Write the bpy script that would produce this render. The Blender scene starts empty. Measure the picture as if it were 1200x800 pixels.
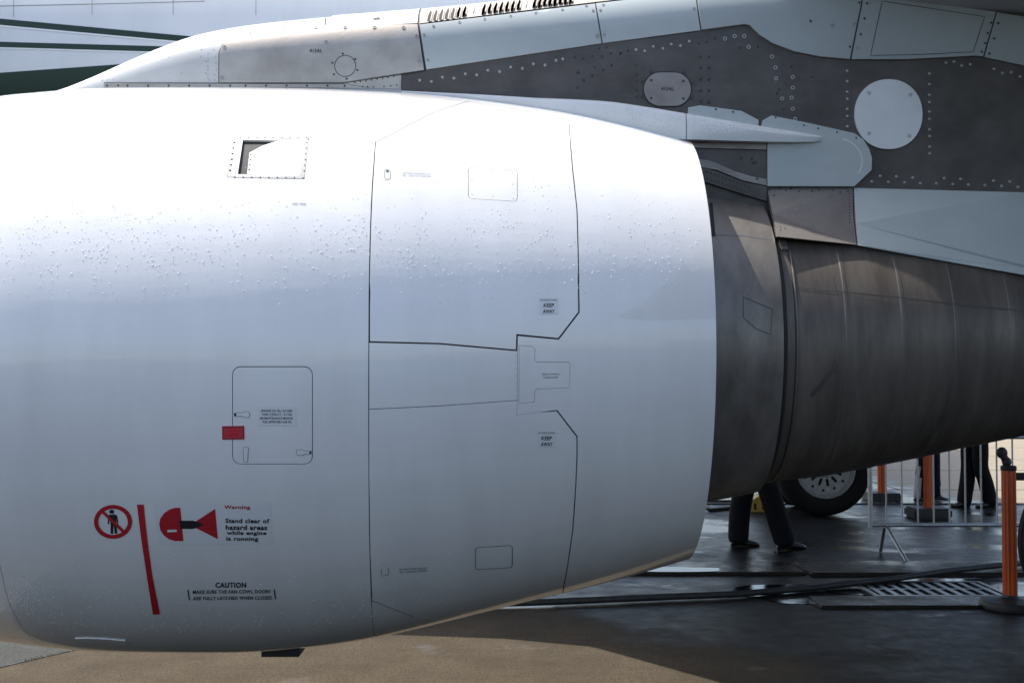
import bpy, bmesh, math, random
from mathutils import Vector, Matrix
from mathutils.bvhtree import BVHTree
from mathutils.geometry import tessellate_polygon
random.seed(7)
R_ = math.radians
scene = bpy.context.scene
COL = scene.collection

# ------------------------------------------------------------------ camera
FPX, CAMH = 1400.0, 1.6
PITCH = math.atan(45 / FPX)
cam_d = bpy.data.cameras.new("camera")
cam = bpy.data.objects.new("camera", cam_d)
COL.objects.link(cam)
cam.location = (0, 0, CAMH)
cam.rotation_euler = (math.pi / 2 + PITCH, 0, 0)
cam_d.sensor_width = 36
cam_d.lens = 36 * FPX / 1200
cam_d.clip_start = 0.05
cam_d.clip_end = 3000
scene.camera = cam

# ------------------------------------------------------------------ light
SUN = Vector((-0.45, 0.16, 1.0)).normalized()          # towards the sun
world = bpy.data.worlds.new("World")
scene.world = world
world.use_nodes = True
nt = world.node_tree
sky = nt.nodes.new("ShaderNodeTexSky")
sky.sky_type = 'NISHITA'
sky.sun_disc = False
sky.sun_elevation = math.asin(SUN.z)
sky.sun_rotation = math.atan2(SUN.x, SUN.y)
sky.air_density = 1.0
sky.dust_density = 3.0
sky.ozone_density = 0.5
bg = nt.nodes["Background"]
bg.inputs[1].default_value = 0.15
nt.links.new(sky.outputs[0], bg.inputs[0])
sl = bpy.data.lights.new("sun", 'SUN')
sl.energy = 3.6
sl.angle = R_(0.5)
sl.color = (1.0, 0.95, 0.88)
so = bpy.data.objects.new("sun", sl)
COL.objects.link(so)
so.rotation_euler = SUN.to_track_quat('Z', 'Y').to_euler()
so.location = SUN * 60
scene.view_settings.view_transform = 'Standard'
scene.view_settings.look = 'None'
scene.view_settings.exposure = 0.98
scene.view_settings.gamma = 1.0
scene.render.engine = 'CYCLES'
scene.cycles.max_bounces = 8
scene.cycles.transmission_bounces = 6

# ------------------------------------------------------------------ materials
def mat(name, col, rough=0.5, metal=0.0, col2=None, nscale=3.0, stretch=(1, 1, 1), contrast=(0.35, 0.7),
        rough2=None, bump=0.0, bscale=40.0, coat=0.0, coat_rough=0.03, trans=0.0, ior=1.5, detail=6.0, spec=0.5,
        aniso=0.0, bdist=0.01, bstretch=None):
    m = bpy.data.materials.new(name)
    m.use_nodes = True
    t = m.node_tree
    b = t.nodes["Principled BSDF"]
    b.inputs["Base Color"].default_value = (*col, 1)
    b.inputs["Roughness"].default_value = rough
    b.inputs["Metallic"].default_value = metal
    b.inputs["IOR"].default_value = ior
    b.inputs["Specular IOR Level"].default_value = spec
    b.inputs["Transmission Weight"].default_value = trans
    b.inputs["Coat Weight"].default_value = coat
    b.inputs["Coat Roughness"].default_value = coat_rough
    if col2 is not None or rough2 is not None or bump:
        tc = t.nodes.new("ShaderNodeTexCoord")
        mp = t.nodes.new("ShaderNodeMapping")
        mp.inputs["Scale"].default_value = stretch
        t.links.new(tc.outputs["Object"], mp.inputs["Vector"])
    if col2 is not None or rough2 is not None:
        n = t.nodes.new("ShaderNodeTexNoise")
        n.inputs["Scale"].default_value = nscale
        n.inputs["Detail"].default_value = detail
        n.inputs["Roughness"].default_value = 0.62
        t.links.new(mp.outputs[0], n.inputs["Vector"])
        mr = t.nodes.new("ShaderNodeMapRange")
        mr.inputs["From Min"].default_value = contrast[0]
        mr.inputs["From Max"].default_value = contrast[1]
        t.links.new(n.outputs["Fac"], mr.inputs["Value"])
        if col2 is not None:
            mx = t.nodes.new("ShaderNodeMix")
            mx.data_type = 'RGBA'
            mx.inputs["A"].default_value = (*col, 1)
            mx.inputs["B"].default_value = (*col2, 1)
            t.links.new(mr.outputs[0], mx.inputs["Factor"])
            t.links.new(mx.outputs["Result"], b.inputs["Base Color"])
        if rough2 is not None:
            m2 = t.nodes.new("ShaderNodeMapRange")
            m2.inputs["To Min"].default_value = rough
            m2.inputs["To Max"].default_value = rough2
            t.links.new(mr.outputs[0], m2.inputs["Value"])
            t.links.new(m2.outputs[0], b.inputs["Roughness"])
    if bump:
        n2 = t.nodes.new("ShaderNodeTexNoise")
        n2.inputs["Scale"].default_value = bscale
        n2.inputs["Detail"].default_value = 4
        if bstretch:
            mp2 = t.nodes.new("ShaderNodeMapping")
            mp2.inputs["Scale"].default_value = bstretch
            t.links.new(tc.outputs["Object"], mp2.inputs["Vector"])
            t.links.new(mp2.outputs[0], n2.inputs["Vector"])
        else:
            t.links.new(tc.outputs["Object"], n2.inputs["Vector"])
        bp = t.nodes.new("ShaderNodeBump")
        bp.inputs["Strength"].default_value = bump
        bp.inputs["Distance"].default_value = bdist
        t.links.new(n2.outputs["Fac"], bp.inputs["Height"])
        t.links.new(bp.outputs[0], b.inputs["Normal"])
        if coat:
            t.links.new(bp.outputs[0], b.inputs["Coat Normal"])
    return m

M = {}
M['paint'] = mat('white_paint', (0.79, 0.785, 0.775), 0.30, col2=(0.70, 0.695, 0.685), nscale=1.6, stretch=(3.0, .6, .6),
                 contrast=(.4, .8), bump=0.2, bscale=1.7, bdist=0.02, coat=1.0, coat_rough=0.03, bstretch=(.35, 1, 2.2))
M['gap'] = mat('gap_dark', (0.02, 0.02, 0.022), 0.7)
M['seal'] = mat('rubber_seal', (0.05, 0.05, 0.055), 0.6)
M['sealant'] = mat('grey_sealant', (0.30, 0.30, 0.30), 0.6)
M['thinline'] = mat('panel_line', (0.16, 0.17, 0.18), 0.6)
M['black'] = mat('black_print', (0.015, 0.015, 0.018), 0.5)
M['red'] = mat('red_print', (0.42, 0.012, 0.022), 0.45)
M['redtag'] = mat('red_tag', (0.55, 0.03, 0.05), 0.5)
M['labelplate'] = mat('label_film', (0.70, 0.71, 0.715), 0.4)
M['lightmetal'] = mat('light_metal', (0.47, 0.43, 0.38), 0.36, 0.65, col2=(0.33, 0.305, 0.27), nscale=5, stretch=(1, 1, 1),
                      rough2=0.5, bump=.05, bscale=60)
M['nosepaint'] = mat('pylon_paint', (0.70, 0.72, 0.72), 0.32, col2=(0.60, 0.62, 0.62), nscale=4, coat=.3)
M['nosebody'] = mat('nose_paint', (0.50, 0.515, 0.51), 0.34, col2=(0.42, 0.435, 0.43), nscale=4, coat=.3)
M['ventgrey'] = mat('vent_frame_grey', (0.46, 0.455, 0.44), 0.4, col2=(0.38, 0.375, 0.36), nscale=12)
M['bluepanel'] = mat('blue_grey_paint', (0.44, 0.485, 0.48), 0.35, col2=(0.38, 0.42, 0.42), nscale=3, stretch=(1, 1, 2), rough2=0.45,
                     bump=.04, bscale=5)
M['greypanel'] = mat('grey_paint', (0.36, 0.40, 0.40), 0.42, col2=(0.32, 0.355, 0.355), nscale=3, rough2=0.5, bump=.04, bscale=5)
M['darkmetal'] = mat('titanium', (0.118, 0.106, 0.099), 0.42, 0.3, col2=(0.050, 0.044, 0.040), nscale=4.5, stretch=(1, 1, 1.3),
                     contrast=(.25, .8), rough2=0.56, bump=.06, bscale=30)
M['brownmetal'] = mat('heat_metal', (0.30, 0.275, 0.255), 0.45, 0.6, col2=(0.215, 0.19, 0.18), nscale=7, rough2=.55, bump=.06, bscale=40)
M['core'] = mat('exhaust_metal', (0.165, 0.142, 0.122), 0.36, 0.25, col2=(0.062, 0.053, 0.045), nscale=2.2, stretch=(5.0, 1.0, 1.0),
                contrast=(.3, .72), rough2=0.48, bump=.10, bscale=3.0, bdist=.02, bstretch=(3, 1, 1))
M['core2'] = mat('exhaust_metal_fore', (0.27, 0.25, 0.23), 0.34, 0.35, col2=(0.125, 0.11, 0.095), nscale=1.8, stretch=(3.5, 1.0, 1.6),
                 contrast=(.35, .7), rough2=0.45, bump=.08, bscale=3.0, bdist=.02)
M['weld'] = mat('weld_bright', (0.15, 0.14, 0.135), 0.42, 0.6)
M['corestain'] = mat('core_stain', (0.10, 0.09, 0.085), 0.5, 0.5)
M['beige'] = mat('beige_spine', (0.55, 0.49, 0.42), 0.5, col2=(0.46, 0.41, 0.35), nscale=9)
M['rivetlight'] = mat('rivet_light', (0.33, 0.325, 0.32), 0.4, 0.5)
M['rivetdark'] = mat('rivet_dark', (0.05, 0.05, 0.055), 0.5, 0.3)
M['rivetgrey'] = mat('rivet_grey', (0.30, 0.30, 0.30), 0.45, 0.5)
M['water'] = mat('water_drop', (0.95, 0.96, 0.97), 0.08, ior=1.33)  # half-opaque white stands in for sunlight refracted through each drop
M['water'].node_tree.nodes['Principled BSDF'].inputs['Alpha'].default_value = 0.5
M['fuse'] = mat('fuselage_paint', (0.74, 0.755, 0.765), 0.35, col2=(0.68, 0.70, 0.71), nscale=1.2, stretch=(2.5, 1, .4), coat=.3, coat_rough=.1)
M['green'] = mat('green_stripe', (0.003, 0.024, 0.011), 0.35)
M['whiteline'] = mat('white_stripe', (0.85, 0.86, 0.86), 0.35)
M['wing'] = mat('wing_grey', (0.42, 0.44, 0.45), 0.4, col2=(0.36, 0.38, 0.39), nscale=2)
M['tyre'] = mat('tyre_rubber', (0.012, 0.012, 0.0125), 0.75, spec=.15, bump=.1, bscale=30)
M['rim'] = mat('rim_paint', (0.36, 0.365, 0.37), 0.45, 0.1, col2=(.26, .265, .27), nscale=12)
M['steel'] = mat('galvanised_steel', (0.50, 0.51, 0.52), 0.38, 0.75, col2=(0.38, .39, .40), nscale=25)
M['orange'] = mat('orange_plastic', (0.66, 0.11, 0.02), 0.42, col2=(0.55, 0.09, 0.018), nscale=8, spec=.4)
M['rubber'] = mat('black_rubber', (0.022, 0.022, 0.023), 0.55, col2=(.04, .04, .04), nscale=20)
M['trouser'] = mat('dark_cloth', (0.006, 0.0065, 0.009), 0.85, spec=.2, bump=.3, bscale=25)
M['trouser_b'] = mat('dark_denim', (0.008, 0.010, 0.018), 0.85, spec=.2, bump=.3, bscale=25)
M['jacket'] = mat('dark_jacket', (0.03, 0.035, 0.05), 0.8)
M['shirt'] = mat('pale_shirt', (0.45, 0.47, 0.5), 0.8)
M['skin'] = mat('skin', (0.5, 0.3, 0.22), 0.55)
M['hair'] = mat('hair', (0.03, 0.02, 0.015), 0.6)
M['shoe'] = mat('black_shoe', (0.012, 0.012, 0.013), 0.35)
M['yellow'] = mat('yellow_paint', (0.55, 0.38, 0.06), 0.5, col2=(.42, .28, .05), nscale=15)
M['grass'] = mat('grass', (0.07, 0.11, 0.02), 0.7, col2=(.12, .13, .03), nscale=30)
M['grate'] = mat('cast_iron', (0.055, 0.055, 0.058), 0.28, 0.5, bump=.2, bscale=40)

def wet_ground(name, dry, dry2, wet, scale=0.6, thr=(0.40, 0.62), rdry=.62, rwet=.10, xgrad=None, speck=0.35, bump=.6, pool=None):
    """porous ground with damp, darker and glossier areas (object space = world space)"""
    m = bpy.data.materials.new(name)
    m.use_nodes = True
    t = m.node_tree
    L = t.links.new
    b = t.nodes["Principled BSDF"]
    tc = t.nodes.new("ShaderNodeTexCoord")
    def noise(s, d, r=.6, vec=None):
        n = t.nodes.new("ShaderNodeTexNoise")
        n.inputs["Scale"].default_value = s
        n.inputs["Detail"].default_value = d
        n.inputs["Roughness"].default_value = r
        L(vec if vec else tc.outputs["Object"], n.inputs["Vector"])
        return n.outputs["Fac"]
    def mrange(v, a, bb, c=0.0, d=1.0):
        r = t.nodes.new("ShaderNodeMapRange")
        for k, x in zip(("From Min", "From Max", "To Min", "To Max"), (a, bb, c, d)):
            r.inputs[k].default_value = x
        L(v, r.inputs["Value"])
        return r.outputs[0]
    def mix(f, A, B):
        x = t.nodes.new("ShaderNodeMix")
        x.data_type = 'RGBA'
        L(f, x.inputs["Factor"])
        for k, v in (("A", A), ("B", B)):
            if isinstance(v, tuple):
                x.inputs[k].default_value = (*v, 1)
            else:
                L(v, x.inputs[k])
        return x.outputs["Result"]
    def math_(op, a, bb):
        x = t.nodes.new("ShaderNodeMath")
        x.operation = op
        for i, v in enumerate((a, bb)):
            if isinstance(v, (int, float)):
                x.inputs[i].default_value = v
            else:
                L(v, x.inputs[i])
        return x.outputs[0]
    blot = mrange(noise(2.3, 8), .33, .68)
    c = mix(blot, dry, dry2)
    grain = mrange(noise(95, 3, .7), .35, .68)
    dark = tuple(x * (1 - speck) for x in dry2)
    c = mix(mrange(grain, .0, 1.0, 0, .65), dark, c) if False else mix(grain, dark, c)
    w = noise(scale, 5)
    if xgrad:
        sp = t.nodes.new("ShaderNodeSeparateXYZ")
        L(tc.outputs["Object"], sp.inputs[0])
        lin = math_('ADD', math_('MULTIPLY', sp.outputs["X"], xgrad[0]), math_('MULTIPLY', sp.outputs["Y"], xgrad[1]))
        w = math_('ADD', w, mrange(lin, xgrad[2], xgrad[3], -.3, .3))
    wm = mrange(w, thr[0], thr[1])
    c = mix(wm, c, wet)
    L(c, b.inputs["Base Color"])
    rr = math_('ADD', mrange(wm, 0, 1, rdry, rwet), mrange(noise(7, 5), .3, .7, -.04, .10))
    if pool:                                            # thin standing water in the hollows
        pm = mrange(noise(pool[0], 4, .55), pool[1], pool[2])
        rr = math_('ADD', math_('MULTIPLY', rr, math_('SUBTRACT', 1.0, pm)), math_('MULTIPLY', pm, .07))
        L(mrange(pm, 0, 1, .15, .5), b.inputs["Specular IOR Level"])
    else:
        b.inputs["Specular IOR Level"].default_value = 0.15
    L(rr, b.inputs["Roughness"])
    bp = t.nodes.new("ShaderNodeBump")
    bp.inputs["Distance"].default_value = 0.006
    L(math_('MULTIPLY', mrange(wm, 0, 1, 1, .65), bump), bp.inputs["Strength"])
    h = math_('ADD', noise(60, 4, .7), noise(4.0, 3))
    L(h, bp.inputs["Height"])
    L(bp.outputs[0], b.inputs["Normal"])
    return m

M['asphalt'] = wet_ground('wet_asphalt', (0.030, 0.030, 0.029), (0.02, 0.02, 0.02), (0.010, 0.010, 0.011), .45, (.30, .50), .55, .32, pool=(1.1, .55, .66))
M['asphalt_left'] = wet_ground('grey_asphalt', (0.088, 0.092, 0.084), (0.06, 0.064, 0.058), (0.06, 0.06, 0.06), .8, (.6, .8), .7, .4, speck=.6)
M['apron'] = wet_ground('tan_concrete', (0.112, 0.091, 0.063), (0.066, 0.053, 0.036), (0.018, 0.017, 0.016), .7, (.42, .62), .85, .46,
                        xgrad=(1.0, 0.9, 5.6, 9.3), speck=.5, pool=(1.3, .62, .74))
M['paving'] = wet_ground('pale_paving', (0.31, 0.265, 0.19), (0.25, 0.21, 0.15), (0.10, 0.10, 0.10), .35, (.42, .6), .55, .10,
                         xgrad=(-1.0, 0.0, -7.0, -4.5), speck=.25)
M['kerb'] = wet_ground('kerb_concrete', (0.06, 0.047, 0.033), (0.04, 0.032, 0.024), (0.02, 0.018, 0.016), 1.2, (.4, .6), .5, .18)
M['puddle'] = mat('puddle_water', (0.012, 0.012, 0.013), 0.05, bump=.10, bscale=9, bdist=.01, ior=1.33, rough2=.16, nscale=6)
M['wetfilm'] = mat('water_film', (0.02, 0.02, 0.021), 0.13, bump=.35, bscale=14, bdist=.01, ior=1.33, rough2=.3, nscale=7)

# ------------------------------------------------------------------ object helpers
def link(o, parent=None):
    COL.objects.link(o)
    if parent is not None:
        o.parent = parent
    return o
def mobj(name, bm, m, parent=None, smooth=True, angle=None):
    me = bpy.data.meshes.new(name)
    bm.to_mesh(me)
    bm.free()
    ms = m if isinstance(m, (list, tuple)) else [m]
    for x in ms:
        me.materials.append(x)
    if smooth:
        me.polygons.foreach_set("use_smooth", [True] * len(me.polygons))
        if angle is not None:
            me.set_sharp_from_angle(angle=R_(angle))
    o = bpy.data.objects.new(name, me)
    return link(o, parent)
def empty(name, loc=(0, 0, 0), rz=0.0, parent=None):
    o = bpy.data.objects.new(name, None)
    o.location = loc
    o.rotation_euler = (0, 0, rz)
    o.empty_display_size = .2
    return link(o, parent)
def tag(o, label=None, cat=None, group=None, kind=None):
    for k, v in (('label', label), ('category', cat), ('group', group), ('kind', kind)):
        if v:
            o[k] = v
    return o
def copy_tree(o, parent=None):
    c = o.copy()
    COL.objects.link(c)
    c.parent = parent
    for ch in list(o.children):
        copy_tree(ch, c)
    return c
def add_box(bm, x0, x1, y0, y1, z0, z1, mi=0):
    vs = [bm.verts.new((x, y, z)) for x in (x0, x1) for y in (y0, y1) for z in (z0, z1)]
    for idx in ((0, 1, 3, 2), (4, 6, 7, 5), (0, 4, 5, 1), (2, 3, 7, 6), (0, 2, 6, 4), (1, 5, 7, 3)):
        f = bm.faces.new([vs[i] for i in idx])
        f.material_index = mi
    return vs
def add_tube(bm, pts, r, seg=10, cap=True):
    pts = [Vector(p) for p in pts]
    rings = []
    for i, p in enumerate(pts):
        d = (pts[min(i + 1, len(pts) - 1)] - pts[max(i - 1, 0)]).normalized()
        a = d.cross(Vector((0, 0, 1)))
        if a.length < 1e-3:
            a = d.cross(Vector((1, 0, 0)))
        a.normalize()
        b = d.cross(a)
        rr = r[i] if isinstance(r, (list, tuple)) else r
        rings.append([bm.verts.new(p + (a * math.cos(t) + b * math.sin(t)) * rr)
                      for t in [2 * math.pi * k / seg for k in range(seg)]])
    for q in range(len(rings) - 1):
        for k in range(seg):
            bm.faces.new((rings[q][k], rings[q][(k + 1) % seg], rings[q + 1][(k + 1) % seg], rings[q + 1][k]))
    if cap:
        bm.faces.new(rings[0])
        bm.faces.new(rings[-1])
    bmesh.ops.recalc_face_normals(bm, faces=bm.faces)
def add_lathe(bm, prof, seg=32, center=(0, 0, 0), axis='Z', close=False):
    cx = Vector(center)
    rings = []
    for (r, h) in prof:
        ring = []
        for k in range(seg):
            t = 2 * math.pi * k / seg
            if axis == 'Z':
                v = Vector((r * math.cos(t), r * math.sin(t), h))
            elif axis == 'Y':
                v = Vector((r * math.cos(t), h, r * math.sin(t)))
            else:
                v = Vector((h, r * math.cos(t), r * math.sin(t)))
            ring.append(bm.verts.new(cx + v))
        rings.append(ring)
    n = len(rings)
    for q in range(n if close else n - 1):
        A, B = rings[q], rings[(q + 1) % n]
        for k in range(seg):
            bm.faces.new((A[k], A[(k + 1) % seg], B[(k + 1) % seg], B[k]))
    if not close:
        if prof[0][0] > 1e-6:
            bm.faces.new(rings[0])
        if prof[-1][0] > 1e-6:
            bm.faces.new(rings[-1])
    bmesh.ops.remove_doubles(bm, verts=bm.verts, dist=1e-6)
    bmesh.ops.recalc_face_normals(bm, faces=bm.faces)

# ------------------------------------------------------------------ measuring: photograph pixel -> ray
CP, SP = math.cos(PITCH), math.sin(PITCH)
CAM = Vector((0, 0, CAMH))
def ray(px, py):
    x = (px - 600) / FPX
    y = -(py - 400) / FPX
    return Vector((x, CP - y * SP, SP + y * CP)).normalized()
def at_y(px, py, Y):
    d = ray(px, py)
    return CAM + d * (Y / d.y)
def at_z(px, py, z=0.0):
    d = ray(px, py)
    return CAM + d * ((z - CAMH) / d.z)
def pchip(xs, ys):
    n = len(xs)
    h = [xs[i + 1] - xs[i] for i in range(n - 1)]
    dl = [(ys[i + 1] - ys[i]) / h[i] for i in range(n - 1)]
    m = [dl[0]] + [0.0] * (n - 2) + [dl[-1]]
    for i in range(1, n - 1):
        m[i] = (dl[i - 1] * h[i] + dl[i] * h[i - 1]) / (h[i - 1] + h[i])
    def f(x):
        if x <= xs[0]:
            return ys[0] + m[0] * (x - xs[0])
        if x >= xs[-1]:
            return ys[-1] + m[-1] * (x - xs[-1])
        lo, hi = 0, n - 1
        while hi - lo > 1:
            k = (lo + hi) // 2
            if xs[k] <= x:
                lo = k
            else:
                hi = k
        t = (x - xs[lo]) / h[lo]
        a, b = ys[lo], ys[hi]
        return ((2 * t**3 - 3 * t**2 + 1) * a + (t**3 - 2 * t**2 + t) * h[lo] * m[lo]
                + (-2 * t**3 + 3 * t**2) * b + (t**3 - t**2) * h[lo] * m[hi])
    return f

YE = 5.17                                              # engine axis distance
def station(px, top, bot):
    dt, db = ray(px, top), ray(px, bot)
    et, eb = math.atan2(dt.z, dt.y), math.atan2(db.z, db.y)
    ec, hh = (et + eb) / 2, (et - eb) / 2
    D = YE / math.cos(ec)
    r = D * math.sin(hh)
    yt = YE - r * math.sin(hh)
    X = (px - 600) / FPX * yt / CP
    return (X, CAMH + YE * math.tan(ec), r)

class Round:
    """body of revolution about a (slightly bent) axis along X: maps (u, theta) and pixels to its surface"""
    def __init__(self, st, step=.02, seg=256):
        st.sort()
        self.fz = pchip([s[0] for s in st], [s[1] for s in st])
        self.fr = pchip([s[0] for s in st], [s[2] for s in st])
        self.x0, self.x1 = st[0][0], st[-1][0]
        n = int((self.x1 - self.x0) / step) + 1
        vs, fs = [], []
        for i in range(n + 1):
            u = self.x0 + (self.x1 - self.x0) * i / n
            for k in range(seg):
                vs.append(self.P(u, 2 * math.pi * k / seg))
        for i in range(n):
            for k in range(seg):
                k2 = (k + 1) % seg
                fs.append((i * seg + k, i * seg + k2, (i + 1) * seg + k2, (i + 1) * seg + k))
        self.bvh = BVHTree.FromPolygons(vs, fs)
    def P(self, u, th, off=0.0):
        r = self.fr(u) + off
        return Vector((u, YE - r * math.cos(th), self.fz(u) + r * math.sin(th)))
    def N(self, u, th):
        e = .004
        a = self.P(u + e, th) - self.P(u - e, th)
        b = self.P(u, th + e) - self.P(u, th - e)
        n = b.cross(a).normalized()
        o = Vector((0, -math.cos(th), math.sin(th)))
        return n if n.dot(o) > 0 else -n
    def uv(self, px, py):
        for k in range(60):
            d = ray(px, py)
            h = self.bvh.ray_cast(CAM, d)
            if h[0] is not None:
                p = h[0]
                return p.x, math.atan2(p.z - self.fz(p.x), YE - p.y)
            py += 0.8 if py < 420 else -0.8
        raise RuntimeError("missed %s %s" % (px, py))
    def hit(self, px, py):
        u, t = self.uv(px, py)
        return self.P(u, t), self.N(u, t)

class Soup:
    """any mesh, used as a target for pixel -> surface"""
    def __init__(self, o, nfun=None):
        me = o.data
        self.bvh = BVHTree.FromPolygons([v.co.copy() for v in me.vertices], [tuple(p.vertices) for p in me.polygons])
        self.nfun = nfun
    def hit(self, px, py):
        h = None
        for k in range(40):
            for dy in ((k * .8, -k * .8) if k else (0,)):
                h = self.bvh.ray_cast(CAM, ray(px, py + dy))
                if h[0] is not None:
                    break
            if h[0] is not None:
                break
        if h[0] is None:
            raise RuntimeError("missed %s %s" % (px, py))
        n = self.nfun(h[0]) if self.nfun else h[1]
        if n.dot(CAM - h[0]) < 0:
            n = -n
        return h[0], n

def densify(pts, step, closed=True):
    out = []
    n = len(pts)
    for i in range(n if closed else n - 1):
        a, b = pts[i], pts[(i + 1) % n]
        L = math.hypot(b[0] - a[0], b[1] - a[1])
        k = max(1, int(math.ceil(L / step)))
        for j in range(k):
            out.append((a[0] + (b[0] - a[0]) * j / k, a[1] + (b[1] - a[1]) * j / k))
    if not closed:
        out.append(tuple(pts[-1]))
    return out
def area2(p):
    return sum(p[i][0] * p[(i + 1) % len(p)][1] - p[(i + 1) % len(p)][0] * p[i][1] for i in range(len(p)))
def inset(poly, g):
    """move a closed outline inwards by g (number, or one value per edge)"""
    n = len(poly)
    s = 1 if area2(poly) > 0 else -1
    gs = g if isinstance(g, (list, tuple)) else [g] * n
    nor = []
    for i in range(n):
        a, b = poly[i], poly[(i + 1) % n]
        L = math.hypot(b[0] - a[0], b[1] - a[1]) or 1e-9
        nor.append((-(b[1] - a[1]) / L * s, (b[0] - a[0]) / L * s))
    out = []
    for i in range(n):
        n1, n2, g1, g2 = nor[i - 1], nor[i], gs[i - 1], gs[i]
        det = n1[0] * n2[1] - n1[1] * n2[0]
        if abs(det) < .15:
            gx, gy, gg = (n1[0] + n2[0]) / 2, (n1[1] + n2[1]) / 2, (g1 + g2) / 2
            out.append((poly[i][0] + gx * gg, poly[i][1] + gy * gg))
        else:
            x = (g1 * n2[1] - g2 * n1[1]) / det
            y = (n1[0] * g2 - n2[0] * g1) / det
            out.append((poly[i][0] + x, poly[i][1] + y))
    return out
def rrect(x0, y0, x1, y1, r, n=5, skew=0.0):
    pts = []
    for cx, cy, a in ((x1 - r, y0 + r, -90), (x1 - r, y1 - r, 0), (x0 + r, y1 - r, 90), (x0 + r, y0 + r, 180)):
        for k in range(n + 1):
            t = R_(a + 90 * k / n)
            pts.append((cx + r * math.cos(t), cy + r * math.sin(t)))
    return [(x, y + skew * (x - x0)) for x, y in pts]
def circ(cx, cy, rx, ry=None, n=28, p=2.0, a0=0, a1=360):
    ry = ry or rx
    out = []
    full = abs(a1 - a0) >= 360
    for k in range(n if full else n + 1):
        t = R_(a0 + (a1 - a0) * k / n)
        c, s = math.cos(t), math.sin(t)
        out.append((cx + rx * math.copysign(abs(c) ** (2 / p), c), cy + ry * math.copysign(abs(s) ** (2 / p), s)))
    return out

def sheet(name, loops, fmap, m, parent, gx, gy, off=0.0, depth=0.0):
    """fill a flat outline (with holes), cut it on a grid, wrap it on a surface; depth > 0 gives it side walls"""
    bm = bmesh.new()
    flat = [p for lp in loops for p in lp]
    vs = [bm.verts.new((p[0], p[1], 0)) for p in flat]
    for t in tessellate_polygon([[Vector((p[0], p[1], 0)) for p in lp] for lp in loops]):
        try:
            bm.faces.new([vs[i] for i in t])
        except ValueError:
            pass
    for ax, g in ((0, gx), (1, gy)):
        if not g:
            continue
        lo = min(p[ax] for p in flat)
        hi = max(p[ax] for p in flat)
        k = math.floor(lo / g) + 1
        while k * g < hi - 1e-6:
            no = (1, 0, 0) if ax == 0 else (0, 1, 0)
            bmesh.ops.bisect_plane(bm, geom=bm.verts[:] + bm.edges[:] + bm.faces[:], dist=1e-7,
                                   plane_co=(k * g, k * g, 0), plane_no=no)
            k += 1
    main = set(bm.faces)
    low = set()
    if depth:
        be = [e for e in bm.edges if e.is_boundary]
        r = bmesh.ops.extrude_edge_only(bm, edges=be)
        low = set(x for x in r['geom'] if isinstance(x, bmesh.types.BMVert))
    skirt = set(bm.faces) - main
    bm.verts.index_update()
    nor = {}
    for v in bm.verts:
        P, n = fmap(v.co.x, v.co.y)
        nor[v.index] = n
        v.co = P + n * (off - (depth if v in low else 0))
    bmesh.ops.recalc_face_normals(bm, faces=bm.faces)
    sc = 0.0
    for f in main:
        sc += f.normal.dot(nor[f.verts[0].index]) * f.calc_area()
    if sc < 0:
        bmesh.ops.reverse_faces(bm, faces=bm.faces)
    bm.normal_update()
    bm.faces.index_update()
    sk = set(f.index for f in skirt)
    me = bpy.data.meshes.new(name)
    bm.to_mesh(me)
    bm.free()
    me.materials.append(m)
    me.polygons.foreach_set("use_smooth", [True] * len(me.polygons))
    ln = []
    for p in me.polygons:
        for li in p.loop_indices:
            ln.append(p.normal.copy() if p.index in sk else nor[me.loops[li].vertex_index])
    me.normals_split_custom_set(ln)
    o = bpy.data.objects.new(name, me)
    return link(o, parent)
def panel(name, R, loops, m, parent, off=0.0, depth=.009, gu=.04, gv=.05):
    return sheet(name, loops, lambda u, v: (R.P(u, v), R.N(u, v)), m, parent, gu, gv, off, depth)
def patch(name, S, loops, m, parent, off=.003, depth=.003, g=10):
    if not isinstance(loops[0][0], (tuple, list)):
        loops = [loops]
    return sheet(name, loops, S.hit, m, parent, g, g, off, depth)
def decal(name, S, loops, m, parent, off=.0012, g=12):
    return patch(name, S, loops, m, parent, off, 0, g)
def line(name, S, pts, w, m, parent, off=.0012, closed=False, step=6):
    """thin strip along a traced polyline, w pixels wide"""
    p = densify(pts, step, closed)
    n = len(p)
    L, Rr = [], []
    for i in range(n):
        a = p[(i - 1) % n] if closed else p[max(i - 1, 0)]
        b = p[(i + 1) % n] if closed else p[min(i + 1, n - 1)]
        l = math.hypot(b[0] - a[0], b[1] - a[1]) or 1e-9
        nx, ny = -(b[1] - a[1]) / l * w / 2, (b[0] - a[0]) / l * w / 2
        L.append((p[i][0] + nx, p[i][1] + ny))
        Rr.append((p[i][0] - nx, p[i][1] - ny))
    bm = bmesh.new()
    def mk(q):
        P, nn = S.hit(*q)
        return bm.verts.new(P + nn * off)
    A, B = [mk(q) for q in L], [mk(q) for q in Rr]
    for i in range(n if closed else n - 1):
        j = (i + 1) % n
        bm.faces.new((A[i], A[j], B[j], B[i]))
    bm.normal_update()
    return mobj(name, bm, m, parent)
FONT_OBJS = []
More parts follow.
